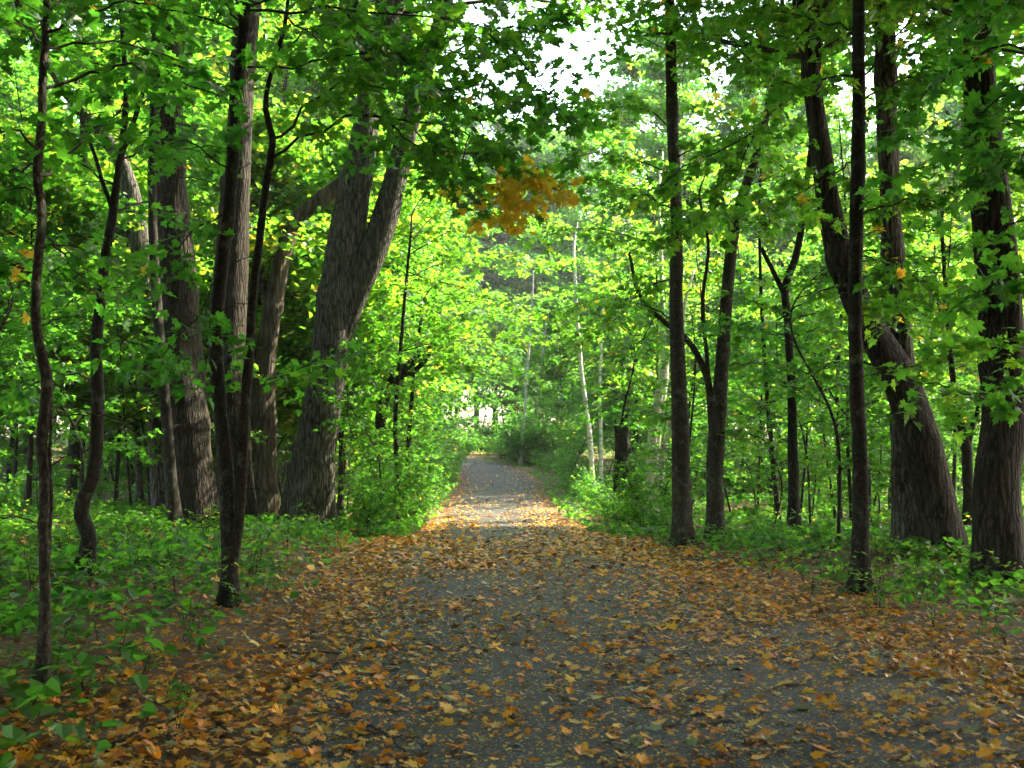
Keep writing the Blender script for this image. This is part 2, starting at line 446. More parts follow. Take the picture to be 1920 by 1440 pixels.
def traced(pts, d, lift=0.0, base=True, rise=0.0, rise_dir=None, n=None):
    """pixel trace (px, py, width px) on a tree standing d metres off -> points and radii"""
    P = []; rad = []
    for q in pts:
        dd = d + (q[3] if len(q) > 3 else 0)
        P.append(at(q[0], q[1], dd)); rad.append(q[2] / F * dd / 2)
    P = np.array(P); rad = np.array(rad)
    if base:
        P[0, 2] = gz(P[0, 0], P[0, 1]) - 0.12
    if rise > 0:
        v = unit(P[-1] - P[-2]); v = unit(v + Z * 0.6) if rise_dir is None else unit(np.array(rise_dir, float))
        P = np.vstack([P, P[-1] + v * rise * 0.5, P[-1] + v * rise + np.array([0.2, 0.3, 0])])
        rad = np.concatenate([rad, [rad[-1] * 0.75, rad[-1] * 0.3]])
    L = np.linalg.norm(np.diff(P, axis=0), axis=1).sum()
    n = n or max(12, int(L / 0.12))
    u = np.linspace(0, 1, n); ku = np.linspace(0, 1, len(P))
    C = catmull(P, n)
    if rad.max() < 0.16: C[2:-1] += np.cumsum(rng.normal(0, 0.0022, (n - 3, 3)), 0) * [1, 1, 0.2]; C[2:-1] += rng.normal(0, 0.0025, (n - 3, 3)) * [1, 1, 0]
    return C, np.interp(u, ku, rad)

# ------------------------------------------------------------------ ground and path
def build_ground():
    xs = np.concatenate([np.linspace(-260, -30, 40)[:-1], np.linspace(-30, -8, 60)[:-1], np.linspace(-8, 8, 81)[:-1], np.linspace(8, 30, 60)[:-1], np.linspace(30, 260, 40)])
    ys = np.concatenate([np.linspace(-120, 0, 30)[:-1], np.linspace(0, 40, 161)[:-1], np.linspace(40, 110, 100)[:-1], np.linspace(110, 420, 40)])
    X, Y = np.meshgrid(xs, ys); V = np.column_stack([X.ravel(), Y.ravel(), ground(X.ravel(), Y.ravel())])
    nx, ny = len(xs), len(ys)
    i = (np.arange(ny - 1)[:, None] * nx + np.arange(nx - 1)[None, :]).ravel()
    Q = np.stack([i, i + 1, i + nx + 1, i + nx], 1)
    tag(link('ground', make_mesh('ground', V, None, Q, M_GROUND)), kind='structure')
    ys = np.arange(-25, 130, 0.5); us = np.linspace(-1, 1, 13)
    hw = 1.55 + 0.10 * (vnoise(ys * 0.7, ys * 0 + 2, 9) - 0.5)
    hw2 = half_right(ys) + 0.14 * (vnoise(ys * 0.8, ys * 0 + 7, 4) - 0.5)
    X = path_x(ys)[:, None] + np.where(us[None] < 0, us[None] * hw[:, None], us[None] * hw2[:, None]); Y = np.repeat(ys[:, None], 13, 1)
    Zp = ground(path_x(ys), ys)[:, None] + 0.025 + 0.02 * (1 - us[None] ** 2) - 0.03 * (np.abs(us[None]) > 0.99)
    V = np.column_stack([X.ravel(), Y.ravel(), Zp.ravel()]); n = len(ys)
    i = (np.arange(n - 1)[:, None] * 13 + np.arange(12)[None]).ravel()
    tag(link('path', make_mesh('path', V, None, np.stack([i, i + 1, i + 14, i + 13], 1), M_ASPHALT)), kind='structure')
build_ground()
def floor_z(x, y):
    u = across(x, y) / 1.55
    g = ground(x, y)
    return np.where(np.abs(u) < 0.97, ground(path_x(y), y) + 0.025 + 0.02 * (1 - np.clip(u * u, 0, 1)), g)

# ------------------------------------------------------------------ fallen leaves
def litter():
    C = []; 
    n = 290000
    y = 4.5 + 62 * rng.random(n) ** 1.55; x = rng.uniform(-1, 1, n) * (4.2 + 0.36 * y)
    u = across(x, y)
    edge = np.where(u < 0, np.exp(-((np.abs(u) - 2.1) / 0.95) ** 2), np.exp(-((np.abs(u) - 1.75) / 1.05) ** 2))
    onpath = (np.abs(u) < 1.5)
    mid = np.interp(y, [4, 9, 14, 19, 21, 30, 70], [0.13, 0.26, 0.50, 0.52, 0.20, 0.11, 0.06])
    patch = vnoise(x * 1.3, y * 0.8, 21); patch2 = vnoise(x * 0.4, y * 0.3, 22)
    p = np.where(onpath, mid * (0.35 + 1.6 * patch ** 2) + 0.5 * edge * (0.4 + patch), 0.0)
    side = np.where(u < 0, 0.30 + 0.7 * edge, 0.22 + 0.78 * edge)
    side *= np.interp(np.abs(u), [1.4, 2.8, 4.5, 7.5, 12], [1, 0.85, 0.75, 0.55, 0.3]) * np.interp(y, [4, 20, 24, 40, 66], [1, 1, 0.42, 0.3, 0.25])
    p = np.where(onpath, p, side * (0.5 + 0.8 * patch2))
    p *= np.interp(y, [4, 8, 20, 66], [0.8, 0.85, 1.15, 1.0])
    k = rng.random(n) < p
    x, y, u = x[k], y[k], u[k]; n = len(x)
    z = floor_z(x, y) + rng.uniform(0.008, 0.035, n) + np.where(np.abs(u) > 1.6, rng.uniform(0, 0.03, n), 0)
    az = rng.uniform(0, 2 * math.pi, n)
    H = np.column_stack([np.cos(az), np.sin(az), rng.normal(0, 0.18, n)])
    N = np.column_stack([rng.normal(0, 0.30, n), rng.normal(0, 0.30, n), np.where(rng.random(n) < 0.4, -1.0, 1.0)])
    S = (0.026 + 0.080 * rng.random(n) ** 1.8) * np.where(rng.random(n) < 0.15, 1.25, 1.0)
    S = S * np.interp(y, [5, 9], [0.85, 1.0])
    wx = rng.uniform(0.5, 1.1, n); cz = rng.normal(0.15, 0.8, n); cz = np.where(np.abs(cz) < 0.15, 0.15, cz)
    t = rng.random(n)
    tint = np.where(t < 0.14, rng.uniform(0.05, 0.3, n), np.where(t < 0.70, rng.uniform(0.40, 0.72, n), np.where(t < 0.93, rng.uniform(0.66, 0.9, n), 0.98)))
    far = np.abs(u) > 3.2
    tint = np.where(far & (rng.random(n) < 0.45), rng.uniform(0.02, 0.4, n), tint)
    near = np.where((np.abs(u) < 2.6) & (np.abs(x) < 0.43 * y) , y, 99); idx = np.argsort(near)[:300]
    for i in idx:
        zone = 'lying on the dark asphalt' if abs(u[i]) < 1.5 else 'lying in the litter at the edge of the path'
        colr = ('brown' if tint[i] < 0.34 else 'rust orange' if tint[i] < 0.52 else 'bright orange' if tint[i] < 0.7 else 'tan yellow' if tint[i] < 0.94 else 'pale grey green')
        o = leaf_object(None, np.array([x[i], y[i], z[i]]), H[i], N[i], S[i], tint[i], np.zeros(3), 'floor', wx[i], cz[i])
        tag(o, f'fallen {colr} maple leaf {zone}', 'fallen leaf', f'{colr} fallen leaves {zone}')
    keep = np.ones(n, bool); keep[idx] = False
    Cc = np.column_stack([x, y, z])
    nr = keep & (y < 8.2); md = keep & (y >= 8.2) & (y < 15); fr = keep & (y >= 15)
    a = leaf_mesh('leaf_litter', FLOOR_HI, Cc[nr], H[nr], N[nr], S[nr], tint[nr], M_LITTER, wx=wx[nr], cz=cz[nr])
    tag(link('leaf_litter', a), 'scattered orange and brown maple leaves over the near path and its verges', 'leaf litter', kind='stuff')
    b = leaf_mesh('leaf_litter', FLOOR_MID, Cc[md], H[md], N[md], S[md], tint[md], M_LITTER, wx=wx[md], cz=cz[md])
    tag(link('leaf_litter', b), 'orange and gold leaves banked along both edges around the crooked saplings', 'leaf litter', kind='stuff')
    b = leaf_mesh('leaf_litter', LEAF_LO, Cc[fr], H[fr], N[fr], S[fr] * 1.1, tint[fr], M_LITTER, wx=wx[fr], cz=cz[fr])
    tag(link('leaf_litter', b), 'orange leaf litter strewn along the path farther into the wood', 'leaf litter', kind='stuff')
    # crumbs of seeds and leaf bits on the asphalt
    n = 30000; y = 4.8 + 16 * rng.random(n) ** 1.4; x = path_x(y) - 1.5 + rng.random(n) * (1.45 + half_right(y))
    k = rng.random(n) < 0.25 + 0.75 * vnoise(x * 1.1, y * 1.1, 31); x, y = x[k], y[k]; n = len(x)
    az = rng.uniform(0, 6.28, n)
    c = leaf_mesh('leaf_crumbs', LEAF_LO, np.column_stack([x, y, floor_z(x, y) + 0.006]), np.column_stack([np.cos(az), np.sin(az), az * 0]),
                  np.column_stack([rng.normal(0, 0.2, (n, 2)), np.ones(n)]), 0.006 + 0.024 * rng.random(n) ** 2, rng.uniform(0.55, 0.98, n), M_LITTER)
    tag(link('leaf_crumbs', c), 'tiny yellowish leaf crumbs and seeds strewn over the asphalt', 'leaf crumbs', kind='stuff')
litter()

# ------------------------------------------------------------------ shared crowns for tall trees
def crown_meshes(seed, z0, z1, rad, nlimb, per, nleaf, size, tint, trunk_r=None, top=None, low=0.55, tmpl=LEAF_LO):
    g = np.random.default_rng(seed); w = Wood(); cl = []
    if trunk_r:
        zz = np.linspace(-0.15, top, 26)
        tr = Wood(); P = np.column_stack([0.25 * np.sin(zz * 0.23 + seed) , 0.2 * np.sin(zz * 0.31 + seed * 2), zz]); P[:, :2] -= P[1, :2]
        tr.tube(P, trunk_r * (1 - 0.85 * (zz + 0.15) / (top + 0.15)) + trunk_r * 0.5 * np.exp(-np.clip(zz, 0, 9) / 0.35), 12)
        at_z = lambda q: np.array([np.interp(q, zz, P[:, 0]), np.interp(q, zz, P[:, 1]), q])
    else:
        at_z = lambda q: np.array([0, 0, q])
    for i in range(nlimb):
        f = (i + g.random()) / nlimb; z = z0 + (z1 - z0) * f
        az = g.uniform(0, 6.28); ln = rad * (low + (1 - low) * math.sin(min(1, f * 1.6) * math.pi / 2)) * (1 - 0.75 * max(0, f - 0.45) / 0.55) * g.uniform(0.6, 1.15)
        d = np.array([math.cos(az), math.sin(az), g.uniform(0.05, 0.55)])
        p0 = at_z(max(z - 0.25 * ln, z0 * 0.7)); p1 = p0 + d * ln
        c = catmull([p0, (p0 + p1) / 2 + Z * 0.12 * ln + g.normal(0, 0.08 * ln, 3), p1], 9)
        w.tube(c, np.linspace(0.018 + 0.009 * ln, 0.006, 9), 5, cap=False)
        for k in range(per):
            t = 0.25 + 0.75 * g.random() ** 0.8; j = min(int(t * 8), 7); q = c[j] + (c[j + 1] - c[j]) * (t * 8 - j)
            o = q + g.normal(0, 0.17 * ln, 3) * [1, 1, 0.55]
            cl.append(o)
            w.tube(np.array([q, (q + o) / 2 + g.normal(0, 0.05, 3), o]), [0.012, 0.009, 0.005], 3, cap=False)
    cl = np.array(cl); m = nleaf // len(cl)
    C = np.repeat(cl, m, 0); n = len(C)
    sp = np.repeat(g.uniform(0.45, 1.0, len(cl)), m)
    C = C + g.normal(0, 1, (n, 3)) * np.column_stack([sp * 0.5, sp * 0.5, sp * 0.2])
    az = g.uniform(0, 6.28, n); H = np.column_stack([np.cos(az), np.sin(az), g.uniform(-0.9, 0.1, n)])
    N = Z + g.normal(0, 0.55, (n, 3))
    tt = np.clip(np.repeat(g.normal(tint, 0.12, len(cl)), m) + g.normal(0, 0.08, n), 0, 0.82)
    tt = np.where(g.random(n) < 0.012, 0.9, tt)
    lm = leaf_mesh('crown', tmpl, C, H, N, size * g.uniform(0.65, 1.25, n), tt, M_LEAF)
    wm = w.mesh('limbs', M_MAPLE)
    tm = tr.mesh('trunk', M_MAPLE) if trunk_r else None
    return tm, wm, lm

# crown of a tall tree above the frame, hung from the top of a traced trunk
TOP = [crown_meshes(40 + k, 0.0, 9.0, 5.6, 34, 10, 12500, 0.165, 0.42, tmpl=LEAF_MID)[1:] for k in range(2)]
def add_crown(tree, top, k, rz, s=1.0, sz=1.0):
    for nm, me in (('limbs', TOP[k][0]), ('crown', TOP[k][1])):
        o = link(nm, me, tree.root, top - tree.base)
        o.rotation_euler = (0, 0, rz); o.scale = (s, s, s * sz)
        tag(o, kind='stuff')

# ------------------------------------------------------------------ trees traced from the photograph
def big_tree(name, label, d, stems, mat, crown=None, flare=0.0, ridge=0.0, sides=20, cat='tree', group=None, nr=26, seed=1):
    first = traced(stems[0][0], d, rise=stems[0][1])
    b = first[0][0].copy(); b[2] += 0.12
    t = Tree(name, label, cat, b, group)
    tops = []
    for k, st in enumerate(stems):
        P, r = traced(st[0], d, base=(k == 0), rise=st[1], n=None if ridge == 0 else max(60, int(150 * (0.5 if k else 1))))
        if ridge or flare:
            f = oak_ridge(ridge, nr if k == 0 else int(nr * 0.7), seed + k, b[2], flare if k == 0 else 0, r[0] if k == 0 else r[0])
        else: f = oak_ridge(0.0, 8, seed + k, b[2], 0.7 * r[0] if k == 0 else 0, r[0])
        t.stem(P, r, mat, sides, 'trunk' if k == 0 else 'branch', f)
        tops.append((P, r))
    t.tops = tops
    if crown:
        for (k, s, sz, rz) in crown: add_crown(t, tops[0][0][int(len(tops[0][0]) * 0.78)], k, rz, s, sz)
    return t
def on(t, k, f):
    P = t.tops[k][0]; return P[int(f * (len(P) - 1))].copy()
def auto_boughs(t, k, f0, f1, n, ln, r, tint, leaf=0.13, dirs=None, **kw):
    for i in range(n):
        p = on(t, k, f0 + (f1 - f0) * (i + rng.random()) / n)
        az = rng.uniform(0, 6.28) if dirs is None else rng.uniform(*dirs)
        l = ln * rng.uniform(0.6, 1.2)
        d = np.array([math.cos(az), math.sin(az), rng.uniform(-0.05, 0.45)])
        t.bough([p, p + d * l * 0.5 + Z * 0.08 * l, p + d * l], r, 0.005, tint=tint, leaf=leaf, part=False, **kw)
def dead_twigs(t, k, n, ln=0.5):
    auto_boughs(t, k, 0.12, 0.72, n, ln, 0.005, 0.3, bare=1.0, twig_len=0.25, spacing=0.18)
def px_bough(t, trace, d, r0, **kw):
    t.bough([at(q[0], q[1], d + (q[2] if len(q) > 2 else 0)) for q in trace], r0, 0.005, **kw)

# --- left of the path
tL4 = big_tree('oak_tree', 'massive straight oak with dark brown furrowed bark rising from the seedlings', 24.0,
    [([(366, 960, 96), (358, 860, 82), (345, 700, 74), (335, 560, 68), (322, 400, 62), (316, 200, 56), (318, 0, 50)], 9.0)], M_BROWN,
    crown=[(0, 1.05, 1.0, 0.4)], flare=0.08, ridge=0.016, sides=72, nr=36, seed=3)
tL4.finish()
tL5 = big_tree('oak_tree', 'straight grey brown oak standing close beside the massive brown oak', 26.0,
    [([(445, 952, 78), (440, 860, 68), (432, 700, 62), (432, 520, 60), (442, 360, 54), (452, 180, 48), (466, 0, 44)], 9.0),
     ([(345, 290, 30, 1), (372, 190, 34, 1), (352, 240, 26, 1), (390, 140, 22, 1.5), (410, 60, 18, 2)], 2.0)][:1], M_BROWN,
    crown=[(1, 1.0, 1.0, 1.4)], flare=0.07, ridge=0.014, sides=64, nr=34, seed=8)
tL5.finish()
tL9 = big_tree('oak_tree', 'huge leaning oak with grey furrowed bark forking into two trunks beside the path', 26.0,
    [([(576, 965, 100), (586, 880, 84), (600, 780, 75), (620, 660, 69), (640, 500, 66), (658, 400, 63), (678, 280, 55), (704, 110, 47), (738, 0, 42)], 8.0),
     ([(640, 640, 30), (654, 590, 42), (670, 540, 50), (690, 490, 56), (714, 430, 52), (738, 350, 46), (758, 270, 40), (792, 140, 32), (832, 20, 26)], 6.0),
     ([(700, 150, 40), (684, 60, 36), (662, 0, 34)], 6.0)], M_OAK,
    crown=[(0, 1.45, 0.9, 2.2)], flare=0.10, ridge=0.016, sides=72, nr=40, seed=5)
tL9.finish()
# dark slim tree hugging the brown oak
tL3 = big_tree('slim_tree', 'dark slender tree hugging the left side of the massive brown oak', 23.0,
    [([(330, 965, 26), (318, 860, 22), (306, 720, 21), (296, 600, 19), (288, 480, 17), (284, 330, 14), (287, 150, 12), (290, 0, 11)], 2.5)], M_DARK, seed=12, sides=12)
auto_boughs(tL3, 0, 0.55, 0.98, 10, 1.8, 0.014, 0.3)
dead_twigs(tL3, 0, 8)
tL3.finish(LEAF_MID)
# broken snag behind
tL8 = big_tree('dead_snag', 'broken dead trunk with bare weathered wood and a bent limb behind the twin sapling', 28.0,
    [([(490, 950, 70), (490, 880, 56), (488, 800, 54), (492, 720, 48), (502, 640, 40), (515, 560, 35), (532, 470, 32), (556, 415, 29), (606, 372, 25), (660, 320, 20), (690, 230, 18), (700, 140, 12)], 0.4),
     ([(500, 570, 20), (492, 520, 16), (487, 470, 9)], 0)], M_SNAG, flare=0.10, ridge=0.012, sides=48, nr=16, seed=21, cat='dead tree')
tL8.finish()
# grey tree with limb reaching left, further back
tL12 = big_tree('grey_tree', 'grey trunk with a thick bare limb reaching out over the wood behind the wavy saplings', 31.0,
    [([(312, 948, 44), (296, 800, 38), (284, 650, 36), (270, 520, 38), (258, 430, 34), (225, 300, 26), (130, 180, 22), (60, 60, 18), (20, -40, 16)], 3.0),
     ([(262, 440, 28), (215, 425, 24), (165, 412, 20), (110, 370, 16), (60, 320, 10)], 0.8)], M_OAK, crown=[(1, 0.9, 0.9, 0.3)], flare=0.1, ridge=0.01, sides=40, nr=24, seed=31)
tL12.finish()
tL13 = big_tree('slim_tree', 'straight slim grey pole tree standing alone in the grassy wood', 36.0,
    [([(264, 926, 14), (258, 840, 12), (250, 720, 11), (243, 560, 9), (240, 400, 8)], 2.0)], M_MAPLE, seed=33, sides=10)
auto_boughs(tL13, 0, 0.5, 0.98, 9, 1.8, 0.012, 0.4, leaf=0.15)
tL13.finish(LEAF_LO)

# wavy sapling nearest on the left
tL1 = big_tree('maple_sapling', 'thin wavy dark maple sapling rooted in leaf litter with a thread-thin companion stem', 7.4,
    [([(78, 1312, 27), (80, 1230, 23), (84, 1120, 20), (80, 1010, 21), (82, 900, 21), (78, 820, 23), (88, 720, 22), (66, 610, 19), (70, 500, 18), (78, 400, 17), (70, 320, 18), (80, 210, 16), (84, 120, 14), (92, 0, 12)], 2.2),
     ([(90, 1060, 7), (96, 960, 7), (92, 860, 6), (97, 760, 6), (92, 690, 5)], 0)], M_MAPLE, seed=41, sides=16)
for tr, r0 in (([(84, 165), (130, 148, .2), (200, 130, .3), (270, 132, .4), (340, 150, .5), (430, 190, .7)], .014), ([(78, 290), (40, 250, -.3), (0, 240, -.6), (-60, 250, -.9)], .01),
               ([(76, 330), (130, 290, .4), (190, 235, .7), (250, 180, 1.0)], .012), ([(72, 300), (30, 320, .5), (-20, 330, .9)], .01),
               ([(90, 60), (150, 30, -.2), (230, 10, -.4), (330, 20, -.6)], .011), ([(88, 90), (40, 40, .3), (-20, 20, .5)], .01),
               ([(75, 430), (110, 470, .4), (150, 520, .8), (190, 560, 1.2)], .008), ([(68, 520), (30, 500, .5), (-20, 510, .9)], .008),
               ([(90, 20), (180, -20, .3), (300, -30, .6), (420, -20, .9)], .01)):
    px_bough(tL1, tr, 7.4, r0, tint=0.22, twig_len=0.6, spacing=0.10, tilt=0.6, leaf=0.12, gap=0.10)
auto_boughs(tL1, 0, 0.8, 0.99, 5, 1.2, 0.01, 0.22)
dead_twigs(tL1, 0, 10)
tL1.finish(LEAF_HI, 300)

tL2 = big_tree('maple_sapling', 'crooked maple sapling with a kinked foot rising among low seedlings', 13.8,
    [([(148, 1092, 32), (168, 1010, 27), (154, 955, 26), (178, 880, 23), (186, 760, 22), (184, 650, 20), (198, 520, 19), (215, 390, 17), (232, 270, 14), (240, 180, 11), (232, 60, 9)], 2.0),
     ([(214, 400, 10), (196, 350, 8), (182, 300, 7), (160, 240, 6)], 0.3), ([(228, 290, 11), (255, 215, 9), (275, 150, 7), (300, 80, 6)], 0.6)], M_DARK, seed=44, sides=14)
for tr in ([(220, 350), (150, 310, .4), (70, 300, .8), (-20, 310, 1.2)], [(225, 300), (290, 270, -.5), (350, 280, -1), (400, 300, -1.4)], [(210, 400), (270, 380, .6), (340, 400, 1.2)],
           [(205, 450), (140, 440, -.5), (60, 450, -1)], [(240, 170), (180, 120, .5), (100, 90, 1)], [(250, 200), (310, 180, .6), (380, 200, 1.3)], [(196, 540), (140, 560, .6), (80, 600, 1.2)],
           [(188, 640), (240, 640, -.5), (300, 660, -1.0)], [(235, 90), (310, 60, .2), (390, 70, .5)], [(186, 720), (130, 700, .6), (60, 720, 1.2), (-10, 740, 1.6)]):
    px_bough(tL2, tr, 13.8, .014, tint=0.25, twig_len=0.8, leaf=0.13)
dead_twigs(tL2, 0, 9)
tL2.finish(LEAF_HI, 300)

tL6 = big_tree('maple_sapling', 'dark twin-stemmed maple sapling at the litter edge, holding long leafy branches over the path', 11.7,
    [([(430, 1140, 32), (428, 1070, 26), (422, 980, 25), (418, 860, 27), (404, 740, 29), (398, 620, 28), (408, 520, 27), (420, 400, 26), (430, 280, 25), (440, 150, 22), (456, 0, 18)], 2.4),
     ([(432, 1085, 22), (444, 1000, 19), (452, 900, 19), (455, 780, 18), (464, 660, 17), (474, 540, 16), (486, 430, 15), (498, 330, 15), (506, 262, 14), (494, 190, 10), (508, 120, 9), (528, 50, 8), (536, -20, 7)], 1.0)], M_DARK, seed=51, sides=16)
L6B = [([(530, 20), (600, 80, -.5), (700, 160, -.8), (800, 170, -.9), (900, 160, -1)], .011, .44), ([(456, 10), (560, -30, -.2), (700, -40, -.4), (850, -30, -.6), (980, 0, -.8)], .013, .44),
       ([(900, 98, 1.2), (980, 60, 1.6), (1040, 20, 1.8)], .008, .26), ([(700, 212, -.3), (780, 270, -.6), (860, 290, -.8), (940, 270, -.9)], .009, .26),
       ([(502, 300), (560, 266, -.1), (630, 228, -.2), (700, 212, -.3), (790, 228, -.2), (880, 252, 0), (950, 300, .3), (985, 350, .4)], .018, .44),
       ([(506, 262), (560, 215, .3), (640, 150, .6), (760, 104, .9), (890, 98, 1.2), (1000, 110, 1.4)], .018, .44),
       ([(456, 20), (560, 26, -.3), (640, 12, -.6), (760, 30, -.9), (900, 44, -1.1), (1020, 60, -1.2)], .017, .44),
       ([(442, 125), (560, 122, -.6), (680, 100, -1.0), (800, 92, -1.2), (930, 120, -1.4)], .014, .44),
       ([(520, 90), (600, 50, .6), (720, 0, 1.2), (860, -20, 1.6)], .012, .24),
       ([(760, 224, -.2), (800, 270, .5), (830, 320, 1.0), (860, 350, 1.3)], .010, .28),
       ([(800, 232, -.2), (900, 200, .5), (980, 190, 1.0), (1060, 210, 1.2)], .010, .26),
       ([(436, 180), (360, 130, .3), (280, 130, .6), (190, 150, .9)], .013, .2), ([(428, 320), (360, 270, -.4), (300, 260, -.8)], .010, .2),
       ([(408, 520), (370, 590, -.3), (330, 640, -.6), (290, 690, -.9)], .009, .24), ([(420, 400), (370, 430, -.3), (320, 480, -.6), (300, 520, -.8)], .009, .24),
       ([(456, 740), (540, 700, .8), (640, 660, 1.5)], .008, .42),
       ([(450, 40), (400, 0, .3), (330, -20, .7), (250, -20, 1.0)], .012, .2), ([(900, 48, -1.1), (980, 120, -.9), (1040, 190, -.7), (1070, 260, -.6)], .009, .24),
       ([(640, 14, -.6), (700, 60, -1.2), (770, 130, -1.6), (820, 180, -1.8)], .009, .2)]
for tr, r0, ti in L6B:
    px_bough(tL6, tr, 11.7, r0, tint=ti, twig_len=0.8, spacing=0.105 if tr[0][0] < 640 else 0.085, leaf=0.12, start=0.15, gap=0.085, tilt=0.6)
# the branch that has already turned orange
for tr in ([(880, 252, 0), (930, 310, .1), (980, 345, .2), (1035, 355, .3), (1075, 372, .3)], [(880, 255, 0), (890, 320, .2), (900, 370, .3), (935, 405, .4), (965, 425, .4)], [(900, 270, .1), (950, 310, .4), (1000, 330, .6), (1050, 345, .7)],
           [(890, 300, .1), (930, 350, -.1), (975, 380, -.2), (1010, 390, -.2)]):
    tr = [tr[0]] + [(q[0] - 22, q[1] - 14, q[2] - .3) for q in tr[1:]]
    px_bough(tL6, tr, 11.7, .008, tint=0.915, twig_len=0.38, spacing=0.042, leaf=0.112, start=0.4, gap=0.075, tilt=0.9)
auto_boughs(tL6, 0, 0.8, 0.99, 8, 1.7, 0.012, 0.2)
dead_twigs(tL6, 0, 12)
tL6.finish(LEAF_HI, 300)

# small dark saplings beside the path on the left
for (lab, d, tr) in (('very slim dark sapling rising straight from the bushes by the leaning oak', 27.0, [(742, 955, 12), (744, 880, 10), (741, 790, 9), (748, 700, 7), (756, 600, 6), (765, 500, 5), (772, 440, 4)]),
                     ('thin dark sapling just beyond the very slim one by the path', 31.0, [(762, 925, 10), (766, 840, 9), (772, 760, 8), (776, 690, 6), (790, 600, 5)])):
    t = big_tree('maple_sapling', lab, d, [(tr, 1.0)], M_DARK, seed=60, sides=10)
    auto_boughs(t, 0, 0.35, 0.98, 15, 1.9, 0.010, 0.48, leaf=0.14, dirs=(-1.2, 2.2), twig_len=0.9)
    auto_boughs(t, 0, 0.15, 0.6, 6, 1.3, 0.008, 0.45, leaf=0.14)
    for tb in (([(765, 510), (850, 535, -.4), (950, 570, -.6), (1050, 590, -.6), (1140, 585, -.5)], [(750, 660), (850, 640, .4), (960, 630, .8), (1080, 640, 1.2)], [(760, 560), (830, 590, 1), (900, 640, 1.8), (960, 690, 2.4)], [(765, 480), (850, 430, .4), (950, 400, .8), (1050, 420, 1.2)], [(766, 460), (840, 380, 1.0), (920, 340, 1.8), (1000, 330, 2.4)], [(762, 520), (840, 490, 1.5), (930, 480, 2.6), (1020, 500, 3.4)]) if d < 30 else
               ([(790, 600), (880, 590, .5), (980, 600, 1), (1090, 620, 1.6)], [(776, 690), (850, 680, -.5), (930, 690, -1), (1000, 700, -1.5)])):
        px_bough(t, tb, d, .016, tint=0.5, twig_len=0.9, spacing=0.13, leaf=0.14, start=0.2)
    t.finish(LEAF_MID)
t = big_tree('leaning_tree', 'short dark leaning tree with two bent limbs in the bushes behind the leaning oak', 30.0,
    [([(700, 960, 22), (708, 860, 20), (718, 760, 19), (738, 710, 17), (768, 682, 14), (800, 660, 10)], 0.8), ([(736, 712, 13), (770, 700, 11), (800, 672, 8)], 0.5)], M_DARK, seed=66, sides=12)
auto_boughs(t, 0, 0.5, 0.98, 12, 2.0, 0.012, 0.45, leaf=0.14)
t.finish(LEAF_MID)

# --- right of the path
tR1 = big_tree('maple_tree', 'straight slim grey maple with an unforked trunk at the edge of the orange litter', 19.7,
    [([(1283, 1022, 38), (1279, 960, 33), (1276, 850, 31), (1272, 700, 28), (1268, 560, 26), (1268, 420, 24), (1263, 280, 22), (1259, 150, 20), (1256, 20, 17)], 4.0)], M_MAPLE, seed=71, sides=18)
for tr in ([(1262, 240), (1200, 200, .5), (1140, 210, 1), (1090, 240, 1.4)], [(1258, 120), (1320, 60, .4), (1390, 30, .8)], [(1266, 400), (1200, 360, .5), (1130, 350, 1.0)], [(1263, 300), (1330, 260, -.5), (1410, 250, -1)],
           [(1268, 520), (1210, 540, .6), (1150, 580, 1.0)], [(1266, 430), (1330, 400, .6), (1400, 400, 1.2)], [(1257, 60), (1300, 10, -.4), (1360, -30, -.8)]):
    px_bough(tR1, tr, 19.7, .016, tint=0.46, twig_len=1.1, spacing=0.10, leaf=0.14, tilt=0.6, start=0.1)
for tr in ([(1265, 330), (1180, 295, .8), (1090, 290, 1.6), (1000, 320, 2.2)], [(1268, 470), (1170, 440, .8), (1080, 430, 1.5), (990, 455, 2.2)], [(1270, 600), (1200, 570, 1), (1120, 560, 2), (1050, 580, 2.8)]):
    px_bough(tR1, tr, 19.7, .016, tint=0.48, twig_len=1.0, spacing=0.13, leaf=0.13, tilt=0.6, start=0.15)
add_crown(tR1, on(tR1, 0, 0.95), 0, 0.7, 0.85, 0.9)
dead_twigs(tR1, 0, 10)
tR1.finish(LEAF_MID, 200)
tR2 = big_tree('maple_tree', 'forked maple whose trunk splits above a smooth warm brown lower bole', 21.0,
    [([(1342, 1012, 36), (1340, 940, 31), (1341, 860, 34), (1348, 770, 32), (1354, 680, 25), (1362, 560, 22), (1374, 450, 20), (1392, 370, 18), (1424, 270, 14), (1450, 160, 11)], 1.6),
     ([(1340, 830, 20), (1330, 730, 13), (1318, 690, 12), (1290, 640, 10), (1230, 590, 8), (1196, 545, 7), (1184, 490, 5)], 0.3),
     ([(1330, 730, 9), (1322, 640, 8), (1318, 560, 7), (1328, 470, 6), (1316, 400, 5)], 0.8)], M_MAPLE, seed=74, sides=16)
for tr in ([(1364, 540), (1420, 520, .6), (1480, 560, 1.0)], [(1378, 440), (1330, 400, .6), (1270, 430, 1.0)], [(1400, 350), (1460, 330, -.4), (1530, 360, -.8)], [(1354, 690), (1410, 680, .5), (1470, 700, 1)],
           [(1420, 280), (1370, 220, .6), (1310, 200, 1.2)], [(1196, 545), (1150, 600, .4), (1090, 640, .8)], [(1230, 590), (1200, 640, .5), (1150, 690, .9)], [(1440, 190), (1500, 140, .5), (1560, 130, 1)]):
    px_bough(tR2, tr, 21.0, .013, tint=0.55, twig_len=0.95, leaf=0.14)
add_crown(tR2, on(tR2, 0, 0.95), 1, 2.0, 0.85, 0.9)
dead_twigs(tR2, 0, 9)
tR2.finish(LEAF_MID, 150)
